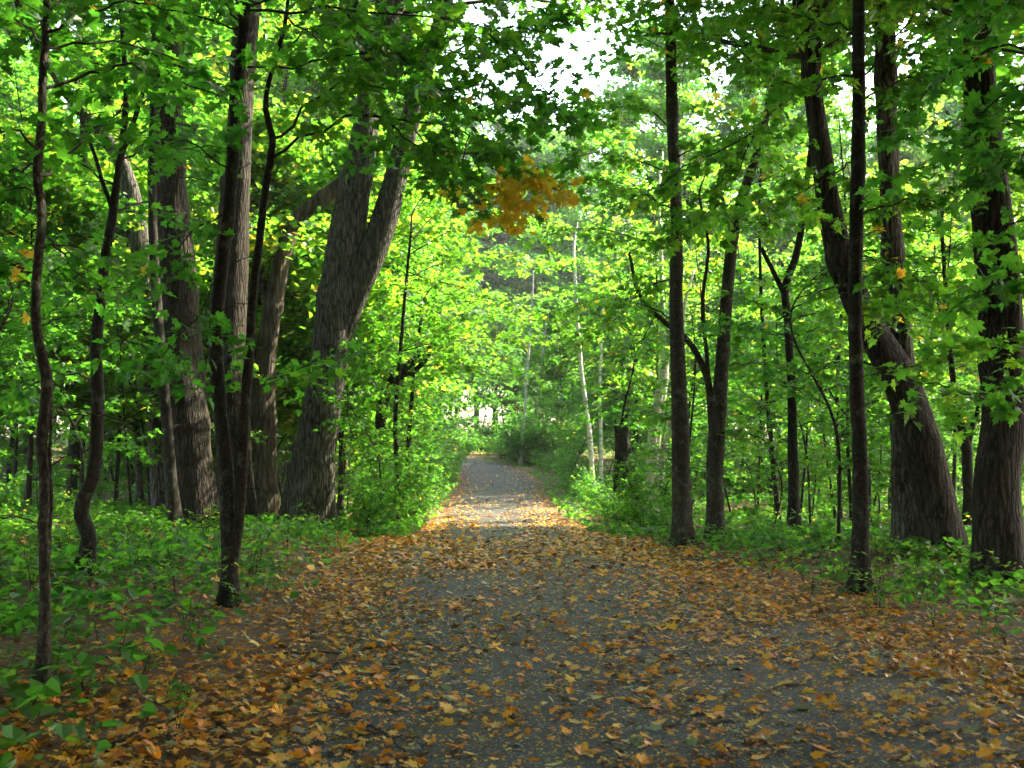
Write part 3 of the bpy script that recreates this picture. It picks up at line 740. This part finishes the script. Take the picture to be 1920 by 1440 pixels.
tR3 = big_tree('maple_tree', 'slender maple with a bare Y fork above head height among the seedlings', 20.2,
    [([(1489, 1014, 26), (1487, 930, 20), (1484, 830, 19), (1481, 720, 17), (1474, 620, 16), (1470, 540, 15), (1490, 480, 13), (1502, 420, 11), (1512, 340, 9), (1520, 260, 7)], 1.5),
     ([(1470, 550, 10), (1455, 520, 9), (1440, 490, 8), (1428, 465, 6)], 0)], M_DARK, seed=77, sides=14)
for tr in ([(1474, 640), (1530, 620, .5), (1600, 590, .9)], [(1482, 740), (1440, 760, .5), (1400, 800, .9)], [(1512, 340), (1450, 300, .5), (1390, 290, 1)], [(1505, 410), (1560, 380, .6), (1620, 390, 1)], [(1484, 800), (1540, 790, -.5), (1590, 800, -1)]):
    px_bough(tR3, tr, 20.2, .010, tint=0.52, twig_len=0.85, leaf=0.14)
dead_twigs(tR3, 0, 9)
tR3.finish(LEAF_MID, 100)
tR4 = big_tree('maple_tree', 'dark straight pole-like maple at the litter edge before the leaning trunk', 13.0,
    [([(1613, 1112, 36), (1614, 1030, 30), (1615, 900, 30), (1611, 760, 28), (1608, 620, 27), (1610, 480, 26), (1612, 330, 25), (1614, 180, 23), (1616, 0, 21)], 3.0)], M_DARK, seed=81, sides=18)
for tr, r0, ti in (([(1612, 145), (1560, 146, -.2), (1500, 172, -.4), (1420, 240, -.6), (1350, 285, -.7), (1290, 310, -.8), (1240, 350, -.9)], .018, .42),
                   ([(1622, 140), (1670, 85, -.3), (1710, 30, -.5), (1740, -20, -.7)], .014, .3), ([(1622, 185), (1680, 155, .4), (1740, 135, .7), (1810, 135, 1)], .014, .26),
                   ([(1618, 400), (1670, 385, .3), (1720, 372, .5), (1790, 385, .8)], .012, .32), ([(1500, 172, -.4), (1440, 140, -.2), (1380, 90, .2), (1310, 60, .5)], .010, .42),
                   ([(1606, 50), (1540, 40, .6), (1460, 20, 1.1), (1380, 20, 1.5)], .013, .42), ([(1608, 300), (1550, 330, .7), (1480, 370, 1.2), (1420, 420, 1.5)], .011, .46),
                   ([(1420, 240, -.6), (1380, 330, -.4), (1330, 400, -.2), (1280, 440, 0)], .008, .44), ([(1620, 680), (1680, 690, -.4), (1750, 720, -.7), (1820, 740, -.9)], .010, .42),
                   ([(1620, 560), (1690, 550, .5), (1760, 560, .9)], .009, .42), ([(1618, 480), (1680, 500, -.6), (1740, 540, -1.0)], .009, .36)):
    px_bough(tR4, tr, 13.0, r0, tint=ti, twig_len=0.85, spacing=0.095, leaf=0.13, start=0.15, tilt=0.6)
auto_boughs(tR4, 0, 0.82, 0.99, 6, 1.8, 0.012, 0.35)
dead_twigs(tR4, 0, 10)
tR4.finish(LEAF_HI, 300)
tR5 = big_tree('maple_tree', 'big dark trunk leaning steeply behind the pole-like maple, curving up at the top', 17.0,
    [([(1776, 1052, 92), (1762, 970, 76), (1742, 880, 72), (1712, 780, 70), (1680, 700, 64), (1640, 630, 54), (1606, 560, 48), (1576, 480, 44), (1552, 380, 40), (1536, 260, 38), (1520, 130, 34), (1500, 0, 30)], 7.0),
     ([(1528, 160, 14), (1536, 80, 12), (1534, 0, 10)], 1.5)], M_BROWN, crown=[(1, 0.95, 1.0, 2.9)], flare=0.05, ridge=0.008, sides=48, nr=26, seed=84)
auto_boughs(tR5, 0, 0.35, 0.7, 8, 1.3, 0.010, 0.45)
tR5.finish(LEAF_MID, 60)
tR6 = big_tree('maple_tree', 'upright grey trunk sharing a root mound with the steeply leaning one', 17.8,
    [([(1716, 1042, 84), (1708, 960, 62), (1702, 860, 56), (1696, 740, 50), (1686, 620, 46), (1674, 480, 42), (1666, 320, 38), (1662, 160, 36), (1658, 0, 32)], 7.0)], M_OAK, crown=[(0, 0.95, 1.0, 4.0)], flare=0.05, ridge=0.010, sides=48, nr=26, seed=87)
tR6.finish()
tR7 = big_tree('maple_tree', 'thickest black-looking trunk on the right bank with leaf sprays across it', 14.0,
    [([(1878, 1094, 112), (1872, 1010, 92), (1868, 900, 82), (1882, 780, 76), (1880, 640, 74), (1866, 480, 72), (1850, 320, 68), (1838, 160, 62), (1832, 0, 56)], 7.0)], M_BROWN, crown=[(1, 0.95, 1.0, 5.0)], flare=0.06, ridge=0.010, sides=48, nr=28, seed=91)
tR7.finish()
tR8 = big_tree('slim_tree', 'small forked tree showing a V between the leaning trunk and the thickest trunk', 21.5,
    [([(1815, 1012, 24), (1816, 920, 20), (1812, 840, 20), (1800, 790, 15), (1790, 740, 12), (1780, 640, 9), (1770, 500, 7)], 1.5), ([(1812, 845, 14), (1824, 800, 12), (1838, 760, 10), (1850, 680, 8)], 1.0)], M_DARK, seed=95, sides=12)
auto_boughs(tR8, 0, 0.4, 0.98, 9, 1.5, 0.010, 0.5)
dead_twigs(tR8, 0, 6)
tR8.finish(LEAF_MID)
# sapling just outside on the right whose dark sprays hang into view
bx = at(2090, 1150, 9.0); bx[2] = gz(bx[0], bx[1])
tN = Tree('maple_sapling', 'near maple sapling whose dark leaf sprays hang in front of the thickest trunk', 'tree', bx)
Pn = np.array([bx - Z * .1, bx + [0.05, 0, 1.6], bx + [-0.05, 0.1, 3.4], bx + [0.05, 0, 5.2], bx + [0, 0, 6.6]])
tN.stem(catmull(Pn, 40), np.linspace(.075, .02, 40), M_DARK); 
for tr, ti in (([(2085, 130), (1960, 90), (1850, 110), (1740, 170), (1690, 220)], .16), ([(2085, 250), (1980, 220, .4), (1880, 240, .6), (1780, 290, .8), (1690, 330, .9)], .16),
               ([(2085, 330), (1990, 300, -.5), (1900, 300, -.8), (1830, 330, -1)], .14), ([(2085, 420), (1990, 400, .3), (1900, 420, .5), (1840, 460, .6)], .18),
               ([(2085, 640), (1990, 560, -.3), (1900, 520, -.6), (1850, 540, -.7)], .30), ([(2085, 700), (1990, 640, .5), (1880, 640, .9), (1780, 660, 1.2), (1690, 690, 1.4)], .42),
               ([(2085, 40), (1980, 0, .5), (1870, 10, .8), (1770, 50, 1.0)], .16), ([(2085, 10), (1960, -30, -.4), (1860, -10, -.8)], .14), ([(2085, 760), (1990, 720, -.2), (1910, 740, -.4)], .34),
               ([(2085, 200), (1990, 160, -.6), (1900, 170, -.9), (1820, 220, -1.1)], .14)):
    px_bough(tN, tr, 9.0, .013, tint=ti, twig_len=0.6, spacing=0.085, tilt=0.6, leaf=0.12, start=0.3)
for i in range(8):
    p = catmull(Pn, 40)[int(18 + 20 * rng.random())]; az = rng.uniform(-1.5, 1.5)
    tN.bough([p, p + np.array([math.cos(az), math.sin(az), .2]) * 0.7, p + np.array([math.cos(az), math.sin(az), .25]) * 1.4], .012, .004, tint=.2, part=False)
tN.finish(LEAF_HI, 300)

# --- birches and the dark stump
def birch(label, d, stems, seed, group=None, leaves=True):
    t = big_tree('birch_tree', label, d, stems, M_BIRCH, seed=seed, sides=12, group=group)
    if leaves: auto_boughs(t, 0, 0.6, 0.98, 8, 2.0, 0.012, 0.55, leaf=0.15, twig_len=1.0)
    t.finish(LEAF_LO)
birch('white birch clump with two leaning stems and dark knots behind the slim grey maple', 31.0,
      [([(1216, 925, 22), (1222, 850, 18), (1228, 790, 16), (1238, 720, 15), (1248, 670, 13), (1258, 560, 10), (1266, 430, 8)], 2.5), ([(1236, 910, 14), (1244, 850, 14), (1256, 800, 13), (1266, 740, 11), (1280, 640, 9)], 2.0)], 101)
birch('second white birch rising behind the leaning birch clump', 33.0, [([(1228, 905, 15), (1232, 840, 13), (1240, 760, 13), (1246, 690, 12), (1240, 560, 9), (1236, 440, 7)], 2.5)], 104)
birch('thin bright birch leaning toward the path on the right bank', 40.0, [([(1114, 880, 9), (1106, 820, 9), (1099, 760, 8), (1092, 700, 8), (1086, 630, 7), (1078, 520, 6)], 2.0)], 107)
birch('very thin pale birch just right of the bright leaning one', 43.0, [([(1128, 878, 7), (1126, 800, 7), (1124, 740, 6), (1128, 640, 5)], 2.0)], 109)
birch('pale leaning birch at the outside of the bend in the path', 66.0, [([(976, 868, 6), (980, 810, 5.5), (985, 760, 5), (988, 700, 4.5), (996, 600, 4), (1000, 520, 3)], 0.6)], 111)
birch('slender pale birch behind the one at the bend', 70.0, [([(996, 862, 5), (1002, 790, 4.5), (1010, 740, 4), (1014, 690, 3.5), (1024, 610, 3)], 0.6)], 113)
st = big_tree('tree_stump', 'dark broken stump almost black among the bushes beside the birches', 30.0,
    [([(1166, 925, 34), (1165, 880, 26), (1167, 830, 22), (1171, 790, 14), (1178, 765, 4)], 0), ([(1163, 860, 14), (1158, 815, 9), (1155, 785, 2)], 0)], M_DARK, flare=0.08, ridge=0.02, sides=30, nr=12, seed=115, cat='stump')
st.finish()

# ------------------------------------------------------------------ the wood behind and around: copies of a few kinds
def forest_kind(seed, z0, z1, rad, nlimb, per, nleaf, size, tint, tr):
    tm, wm, lm = crown_meshes(seed, z0, z1, rad, nlimb, per, nleaf, size, tint, tr, z1)
    root = link('forest_tree', None); link('trunk', tm, root)
    tag(link('limbs', wm, root), kind='stuff'); tag(link('crown', lm, root), kind='stuff')
    return root
TALL = [forest_kind(200 + k, 5.0, 23.0, 4.6, 52, 9, 21000, 0.22, (0.40, 0.48, 0.34, 0.54)[k], 0.17) for k in range(4)]
CANOPY = [forest_kind(240 + k, 10.5, 23.0, 5.8, 46, 11, 26000, 0.23, 0.4, 0.2) for k in range(2)]
MIDS = [forest_kind(220 + k, 2.6, 10.5, 3.0, 40, 7, 13000, 0.17, (0.44, 0.38, 0.50)[k], 0.075) for k in range(3)]

def sapling_kind(seed, h, n, ln, tint, r, z0=0.25, leaf=0.14):
    root = Tree('maple_sapling', 'x', 'tree', (0, 0, 0))
    P = np.array([(0, 0, -0.1), (0.06 * h * rng.normal(), 0.05 * h * rng.normal(), h * 0.4), (0.08 * h * rng.normal(), 0.08 * h * rng.normal(), h * 0.75), (0.1 * h * rng.normal(), 0.1 * h * rng.normal(), h)])
    c = catmull(P, 24); root.stem(c, np.linspace(r, 0.006, 24), M_DARK, 8); root.tops = [(c, None)]
    auto_boughs(root, 0, z0, 0.97, n, ln, 0.012, tint, leaf=leaf, twig_len=0.75, spacing=0.15)
    root.finish(LEAF_MID); return root.root
SAPS = [sapling_kind(k, (5.2, 4.2, 6.4, 3.4, 5.8)[k], (22, 18, 24, 16, 20)[k], (1.35, 1.2, 1.5, 1.1, 1.5)[k], (0.34, 0.42, 0.38, 0.45, 0.30)[k], (0.035, 0.03, 0.045, 0.022, 0.04)[k], (.25, .2, .3, .15, .35)[k]) for k in range(5)]

def slim_kind(k):
    root = Tree('pole_tree', 'x', 'tree', (0, 0, 0)); h = (9.5, 11.0, 8.0)[k]
    P = np.array([(0, 0, -0.1), (0.15 * rng.normal(), 0.15 * rng.normal(), h * 0.35), (0.3 * rng.normal(), 0.3 * rng.normal(), h * 0.7), (0.4 * rng.normal(), 0.4 * rng.normal(), h)])
    c = catmull(P, 26); root.stem(c, np.linspace((.06, .075, .045)[k], 0.012, 26), M_DARK, 8); root.tops = [(c, None)]
    auto_boughs(root, 0, 0.16, 0.36, 4, 0.9, 0.008, 0.5, leaf=0.14, bare=0.3)
    auto_boughs(root, 0, 0.36, 0.98, 17, 1.5, 0.012, (0.55, 0.62, 0.6)[k], leaf=0.16, twig_len=0.85, spacing=0.18)
    root.finish(LEAF_LO); return root.root
SLIM = [slim_kind(k) for k in range(3)]

def shrub_kind(k):
    root = Tree('shrub', 'x', 'shrub', (0, 0, 0)); h = (1.5, 1.1, 1.9, 0.9)[k]
    for i in range((9, 8, 10, 7)[k]):
        az = 6.28 * (i + rng.random()) / 8; sp = rng.uniform(0.2, 0.7) * h
        e = np.array([math.cos(az) * sp, math.sin(az) * sp, h * rng.uniform(0.6, 1.0)])
        root.bough([np.array([0, 0, -0.05]), e * [0.4, 0.4, 0.55], e], 0.010, 0.003, part=(i < 3), twig_len=0.5, spacing=0.085, leaf=0.105, tint=(0.38, 0.46, 0.40, 0.50)[k], gap=0.075, start=0.2)
    root.finish(LEAF_MID); return root.root
SHRUBS = [shrub_kind(k) for k in range(4)]

def seedling_kind(k, single):
    root = Tree('maple_seedling', 'x', 'seedling', (0, 0, 0)); h = (0.32, 0.45, 0.26, 0.6, 0.38, 0.5)[k]
    for i in range((2, 3, 2, 3, 3, 2)[k]):
        az = rng.uniform(0, 6.28); l = h * rng.uniform(0.7, 1.05)
        e = np.array([math.cos(az) * 0.35 * l, math.sin(az) * 0.35 * l, l])
        root.bough([np.array([0.02 * i, 0, -0.03]), e * [0.35, 0.35, 0.5], e], 0.0045, 0.002, part=(i == 0), twig_len=0.24, spacing=0.10, leaf=0.095, tint=(0.42, 0.5, 0.36, 0.52, 0.46, 0.58)[k], gap=0.11, start=0.35, droop=0.15, tilt=0.3)
    if single:
        C, H, Nn, S, T = [np.concatenate(q) for q in zip(*root.L)]
        for i in range(len(C)): leaf_object(root.root, C[i], H[i], Nn[i], S[i], T[i], root.base)
        root.L = []
    root.finish(LEAF_MID); return root.root
SEED_NEAR = [seedling_kind(k, True) for k in range(4)]
SEED = [seedling_kind(k, False) for k in range(6)]

placed = {}
def put(protos, pts, label, group, smin, smax, wide=(0.9, 1.1)):
    for i, (x, y) in enumerate(pts):
        pr = protos[i % len(protos)]; s = rng.uniform(smin, smax); w = s * rng.uniform(*wide)
        lab, grp = (label(x, y), group(x, y)) if callable(label) else (label, group)
        loc = (x, y, gz(x, y) - 0.02)
        if pr.name not in placed:
            placed[pr.name] = 1
            pr.location = loc; pr.rotation_euler = (0, 0, rng.uniform(0, 6.28)); pr.scale = (w, w, s); tag(pr, lab, PCAT.get(pr.name.split('.')[0], 'tree'), grp)
        else:
            copy_thing(pr, loc, rng.uniform(0, 6.28), (w, w, s), lab, grp)['category'] = PCAT.get(pr.name.split('.')[0], 'tree')
PCAT = {'shrub': 'shrub', 'maple_seedling': 'seedling'}
def scatter(n, y0, y1, ok, mind, wedge=0.50, pw=1.0, extra=3.0):
    out = []; tries = 0
    while len(out) < n and tries < n * 60:
        tries += 1
        y = y0 + (y1 - y0) * rng.random() ** pw; x = rng.uniform(-1, 1) * (wedge * abs(y) + extra)
        if not ok(x, y): continue
        if any((x - a) ** 2 + (y - b) ** 2 < mind ** 2 for a, b in out): continue
        out.append((x, y))
    return out
def off(x, y): return abs(x - float(path_x(y)))
def oakview(x, y): return -0.36 < x / y < -0.125 and y < 25.6     # open floor before the oaks
def gap(x, y):                    # the opening in the canopy over the path
    a = x / y; return 0.050 < a < 0.115

side = lambda x, y: 'left' if x < float(path_x(y)) else 'right'
# tall forest closing the view
def sunny(x, y):                  # clearing that lets the sun into the right-hand thicket
    return (x > 1 and y < 66) or (x > -3 and 64 < y < 100 and x < 26)
pts = scatter(44, 40, 112, lambda x, y: off(x, y) > 4.5 and not gap(x, y) and not sunny(x, y) and x < 0.42 * y, 4.2, 0.50)
put(TALL, [p for p in pts if p[0] < path_x(p[1])], 'tall leafy forest tree in the wood behind the forking oak', 'tall trees in the wood behind the oaks', 0.9, 1.15)
put(TALL, [p for p in pts if p[0] >= path_x(p[1])], 'tall sunlit forest tree far behind the birches and slim maples', 'tall trees in the wood behind the birches', 0.9, 1.15)
put(TALL, [(6.6, 98), (9.4, 102), (5.2, 108)], 'round-topped forest tree under the bright gap in the canopy', 'trees under the canopy gap', 1.2, 1.28, (0.95, 1.1))
put(TALL, [(0.2, 96), (2.2, 104), (-1.8, 112), (4.6, 108), (-5.5, 102), (-9, 112), (-3, 98)], 'tall forest tree standing straight ahead beyond the bend of the path', 'tall trees beyond the bend', 1.15, 1.35, (1.0, 1.15))
put(TALL, [(-6.2, 57), (-5.8, 48), (-7.5, 64)], 'tall forest tree close to the path behind the forking oak', 'tall trees close to the path', 1.0, 1.15)
put(TALL, [(a * y, y) for a, y in ((.32, 76), (.36, 84), (.39, 72), (.43, 78), (.27, 104), (.34, 100), (.41, 96), (.15, 110), (.21, 112), (.155, 56), (.215, 58), (.345, 60), (.13, 64), (.275, 62), (.41, 62), (.24, 70))],
    'tall sunlit forest tree closing the view behind the bright thicket', 'tall trees behind the thicket', 0.9, 1.15)
# canopy over and behind the camera
pts = [(-7, 3), (7.5, 2), (-12, 12), (13, 9), (-4.8, -6), (5.5, -8), (-15, -3), (15, -4), (-17, 20), (18, 17), (-9, -14), (10, -16), (0, -20), (-22, 8), (22, 4), (10.5, 20), (13, 25), (24, 14), (5.2, 8), (-8.8, 16), (-4.4, 5), (4.2, 2), (3.9, -3), (-3.6, -12), (3.5, -14), (-8, 9), (9, 6), (-3.8, -1), (0.5, -30), (-8, -24), (9, -25), (17, 12)]
put(CANOPY, pts, 'tall canopy tree shading the near stretch of the path', 'canopy trees over the near path', 0.9, 1.05, (1.1, 1.3))
put(TALL, [(-21, 30), (-13, 34)], 'tall tree standing among the thin poles and saplings', 'tall trees among the saplings', 0.95, 1.1)
# mid-height trees arching over the path and filling the sides
pts = [(-4.6, 31), (-4.2, 38), (-4.6, 46), (-5.4, 54), (5.2, 50), (6.0, 58), (-6.5, 60), (-9.5, 68), (2.6, 86), (-1, 86), (1.2, 90), (-11, 80), (-13, 88), (4.4, 92), (-6.4, 40), (-6.0, 34)]
put(MIDS, pts, 'mid-height leafy maple arching over the sunlit stretch of the path', 'maples arching over the path', 0.85, 1.1, (1.0, 1.25))
pts = scatter(40, 26, 75, lambda x, y: off(x, y) > 5.5 and not (x > 0 and y < 44), 2.8, 0.47)
put(MIDS, [p for p in pts if p[0] < 0], 'mid-height leafy tree between the oaks and the deep wood', 'mid-height trees behind the oaks', 0.8, 1.1)
put(MIDS, [p for p in pts if p[0] >= 0], 'mid-height sunlit tree behind the slim maples', 'mid-height trees behind the slim maples', 0.8, 1.1)
pts = [(-13, -2), (-20, -8), (-9, -12), (-2.8, -24), (8, -14), (15, -6), (16, 3), (21, 9), (-20, 13), (-24, 2), (9, -24), (3, -32)]
put(MIDS, pts, 'mid-height maple filling the wood round the near stretch of the path', 'maples round the near path', 1.0, 1.25, (1.1, 1.4))
pts = [(-18, 1), (-25, -10), (-17, -20), (17, -20), (25, -12), (19, -1), (27, 4), (-27, 12), (-5, -42), (5, -44), (12, -34), (-13, -36), (24, -26), (-25, -26), (-33, 0), (34, -4)]
put(TALL, pts, 'tall leafy tree of the deep wood round the near path', 'deep wood round the near path', 0.95, 1.15, (1.1, 1.4))
# saplings
pts = scatter(64, 17, 55, lambda x, y: off(x, y) > 2.9 + (1.5 if y < 22 else 0) and not oakview(x, y), 1.6, 0.46)
put(SAPS, [p for p in pts if p[0] < 0], 'leafy green sapling under the oaks', 'saplings under the oaks', 0.75, 1.15)
put(SAPS, [p for p in pts if p[0] >= 0], 'leafy green sapling between the slim maples', 'saplings between the slim maples', 0.7, 1.05)
pts = [(-2.9, 25), (-3.0, 28), (-3.4, 31), (-2.9, 34), (-3.3, 39), (-3.2, 44), (-3.6, 27.5)]
put(SAPS, pts, 'leafy sapling crowding the path beside the leaning oak', 'saplings crowding the path by the oak', 0.55, 0.85)
# poles
pts = scatter(62, 23, 60, lambda x, y: x > 4.0 and off(x, y) > 4, 1.1, 0.47)
put(SLIM, pts, 'thin dark pole tree in the bright thicket behind the slim maples', 'pole trees in the thicket', 0.8, 1.2)
pts = scatter(26, 30, 60, lambda x, y: x < -7, 1.5, 0.47)
put(SLIM, pts, 'thin dark pole tree in the shaded wood behind the oaks', 'pole trees behind the oaks', 0.8, 1.2)
pts = scatter(46, 24, 58, lambda x, y: x > 3.6 and off(x, y) > 3.4, 1.5, 0.46)
put(SAPS, pts, 'short bushy sunlit sapling in the thicket of thin poles', 'bushy saplings in the thicket', 0.4, 0.75, (1.1, 1.5))
# shrubs along the far verges
pts = [(float(path_x(y)) + sx * (2.3 + 0.35 * abs(rng.normal()) + (0.5 if sx > 0 else 0)), y) for y in np.arange(23, 70, 1.25) for sx in (-1, 1)]
put(SHRUBS, [p for p in pts if p[0] < path_x(p[1])], 'leafy bush crowding the path verge on the oak side', 'bushes on the oak side of the path', 0.55, 1.1)
put(SHRUBS, [p for p in pts if p[0] >= path_x(p[1])], 'leafy bush on the path verge on the birch side', 'bushes on the birch side of the path', 0.4, 0.85)
pts = scatter(50, 20, 48, lambda x, y: off(x, y) > 3.6 and not oakview(x, y), 1.2, 0.46)
put(SHRUBS, pts, 'low leafy bush growing under the trees away from the path', 'bushes under the trees', 0.4, 0.9)
put(SHRUBS, [(0.6, 66), (1.6, 67.5), (2.6, 66), (0.2, 69), (1.2, 71), (-0.6, 72.5), (2.2, 72), (-1.6, 76), (0.4, 75.5), (-3.4, 80), (-2.2, 81), (-0.6, 80), (-9, 92), (-7, 94), (-5, 93), (-3, 95), (-1, 93), (1, 95), (3, 93), (5, 95), (7, 92), (-11, 90), (-2, 88), (0, 90), (2, 91), (-4, 91), (-5.6, 70), (-6.6, 73), (-6.0, 67), (-8, 76), (-9.5, 80), (-4.8, 84), (-6, 88)], 'big sunlit bush facing down the path from the bend', 'sunlit bushes facing down the path', 1.2, 2.0, (1.2, 1.5))
put(SAPS, [(0.8, 68), (2.4, 69), (-0.2, 74), (1.4, 75), (-2.4, 79), (-4, 86), (3.2, 64), (-7.2, 70)], 'leafy sapling standing among the sunlit bushes at the bend', 'saplings at the bend', 0.9, 1.2)
pts = scatter(32, 42, 74, lambda x, y: x > 0.13 * y, 1.6, 0.48)
put(SHRUBS, pts, 'tall sunlit bush deep in the thicket behind the thin poles', 'bushes deep in the thicket', 1.1, 1.8, (1.1, 1.4))
pts = scatter(34, 42, 74, lambda x, y: x < -0.2 * y, 1.6, 0.48)
put(SHRUBS, pts, 'tall bush deep in the wood behind the oaks', 'bushes deep in the wood', 1.2, 1.9, (1.1, 1.4))
pts = scatter(46, 64, 98, lambda x, y: 2.4 < off(x, y), 1.5, 0.16)
put(SHRUBS, pts, 'bush beyond the bend of the path', 'bushes beyond the bend', 0.9, 1.5)
# seedlings
pts = scatter(44, 7.4, 13, lambda x, y: (x < -2.5 and vnoise(x * .6, y * .6, 51) > 0.42) or float(across(x, y)) > 2.4, 0.42, 0.42, extra=0.6)
put(SEED_NEAR, pts, lambda x, y: 'low maple seedling in the litter near the wavy sapling' if x < 0 else 'low maple seedling at the foot of the pole-like maple',
    lambda x, y: 'seedlings near the wavy sapling' if x < 0 else 'seedlings near the pole-like maple', 0.5, 0.95)
pts = [(-2.3, 6.3), (-2.7, 6.9), (-2.2, 7.4), (-3.0, 7.6), (-2.6, 8.2), (-3.4, 8.4), (-2.1, 5.7), (-1.9, 6.6), (-3.2, 9.0), (-2.4, 9.0), (-3.8, 9.3)]
put(SEED_NEAR, pts, 'low maple seedling in the brown litter at the foot of the wavy sapling', 'seedlings at the foot of the wavy sapling', 0.45, 0.85)
pts = scatter(250, 10.5, 24, lambda x, y: (x < -2.5 - 0.05 * max(0, y - 14) * 0 and x - float(path_x(y)) < -2.6) or float(across(x, y)) > 2.4, 0.33, 0.45, extra=0.6)
put(SEED, pts, lambda x, y: 'maple seedling in the green carpet before the oaks' if x < 0 else 'maple seedling in the green carpet before the slim maples',
    lambda x, y: 'seedlings before the oaks' if x < 0 else 'seedlings before the slim maples', 0.6, 1.15)

# green carpet no one could count
def carpet():
    n = 200000; y = 5.4 + 84 * rng.random(n) ** 1.7; x = rng.uniform(-1, 1, n) * (2 + 0.47 * y); u = across(x, y)
    pl = vnoise(x * 0.8, y * 0.8, 61) * 0.6 + vnoise(x * 2.3, y * 2.3, 62) * 0.4
    p = np.clip((pl - 0.34) * 4, 0, 1) * np.interp(np.abs(u), [2.3, 3.4, 5], [0, 0.5, 1]) * np.interp(y, [5, 8, 11, 17, 22, 60], [0.16, 0.25, 0.38, 0.8, 1, 0.9])
    p = np.where((u > 0) & (y < 15), p * np.clip((u - 2.0) / 1.5, 0, 1), p)
    p = np.maximum(p, 0.8 * np.interp(np.abs(u), [1.7, 2.0, 2.9, 3.4], [0, 1, 1, 0]) * (y > 22) * np.clip((pl - 0.35) * 4, 0, 1))
    k = rng.random(n) < p; x, y = x[k], y[k]; n = len(x)
    hgt = 0.05 + 0.30 * rng.random(n) * np.clip((pl[k] - 0.3) * 2, 0.2, 1)
    az = rng.uniform(0, 6.28, n)
    me = leaf_mesh('ground_cover', LEAF_LO, np.column_stack([x, y, ground(x, y) + hgt]), np.column_stack([np.cos(az), np.sin(az), rng.uniform(-0.6, 0.1, n)]),
                   Z + rng.normal(0, 0.4, (n, 3)), rng.uniform(0.07, 0.15, n), np.clip(rng.normal(0.38, 0.14, n), 0, 0.84), M_LEAF)
    tag(link('ground_cover', me), 'low green carpet of seedling leaves over the forest floor', 'ground cover', kind='stuff')
carpet()

# fallen twigs
for lab, tr in (('thin dark fallen twig lying across the litter beside the path', [(505, 1222), (580, 1218), (660, 1232)]), ('forked little twig on the asphalt among scattered leaves', [(690, 1372), (730, 1400), (762, 1428)]),
                ('fallen stick in the brown litter near the wavy sapling', [(200, 1395), (290, 1350), (370, 1335)])):
    P = []
    for px, py in tr:
        v = at(px, py, 1.0) - CAM; d = 1.58 / -v[2]; q = CAM + v * d
        P.append([q[0], q[1], float(floor_z(np.array([q[0]]), np.array([q[1]]))[0]) + 0.018])
    w = Wood(); c = catmull(P, 12); c[1:-1, 2] += rng.uniform(0, .02, 10); w.tube(c, np.linspace(.009, .004, 12), 6)
    m = c[6]; w.tube(np.array([m, m + [0.06, 0.05, .01], m + [0.10, 0.13, .03]]), [.005, .004, .002], 4)
    tag(link('fallen_twig', w.mesh('fallen_twig', M_TWIG)), lab, 'twig')

# ------------------------------------------------------------------ faintly hazy air
def haze():
    x0, x1, y0, y1, z0, z1 = -270, 270, -130, 430, -3, 42
    V = [(x, y, z) for z in (z0, z1) for y in (y0, y1) for x in (x0, x1)]
    Q = [(0, 2, 3, 1), (4, 5, 7, 6), (0, 1, 5, 4), (2, 6, 7, 3), (0, 4, 6, 2), (1, 3, 7, 5)]
    m = bpy.data.materials.new('haze'); m.use_nodes = True; n = m.node_tree.nodes
    n.remove(n['Principled BSDF'])
    v = n.new('ShaderNodeVolumePrincipled'); v.inputs['Color'].default_value = (0.90, 0.95, 1.0, 1)
    v.inputs['Density'].default_value = 0.0004; v.inputs['Anisotropy'].default_value = 0.3
    m.node_tree.links.new(v.outputs[0], n['Material Output'].inputs['Volume'])
    tag(link('haze', make_mesh('haze', V, None, Q, m, smooth=False)), kind='stuff')
haze()
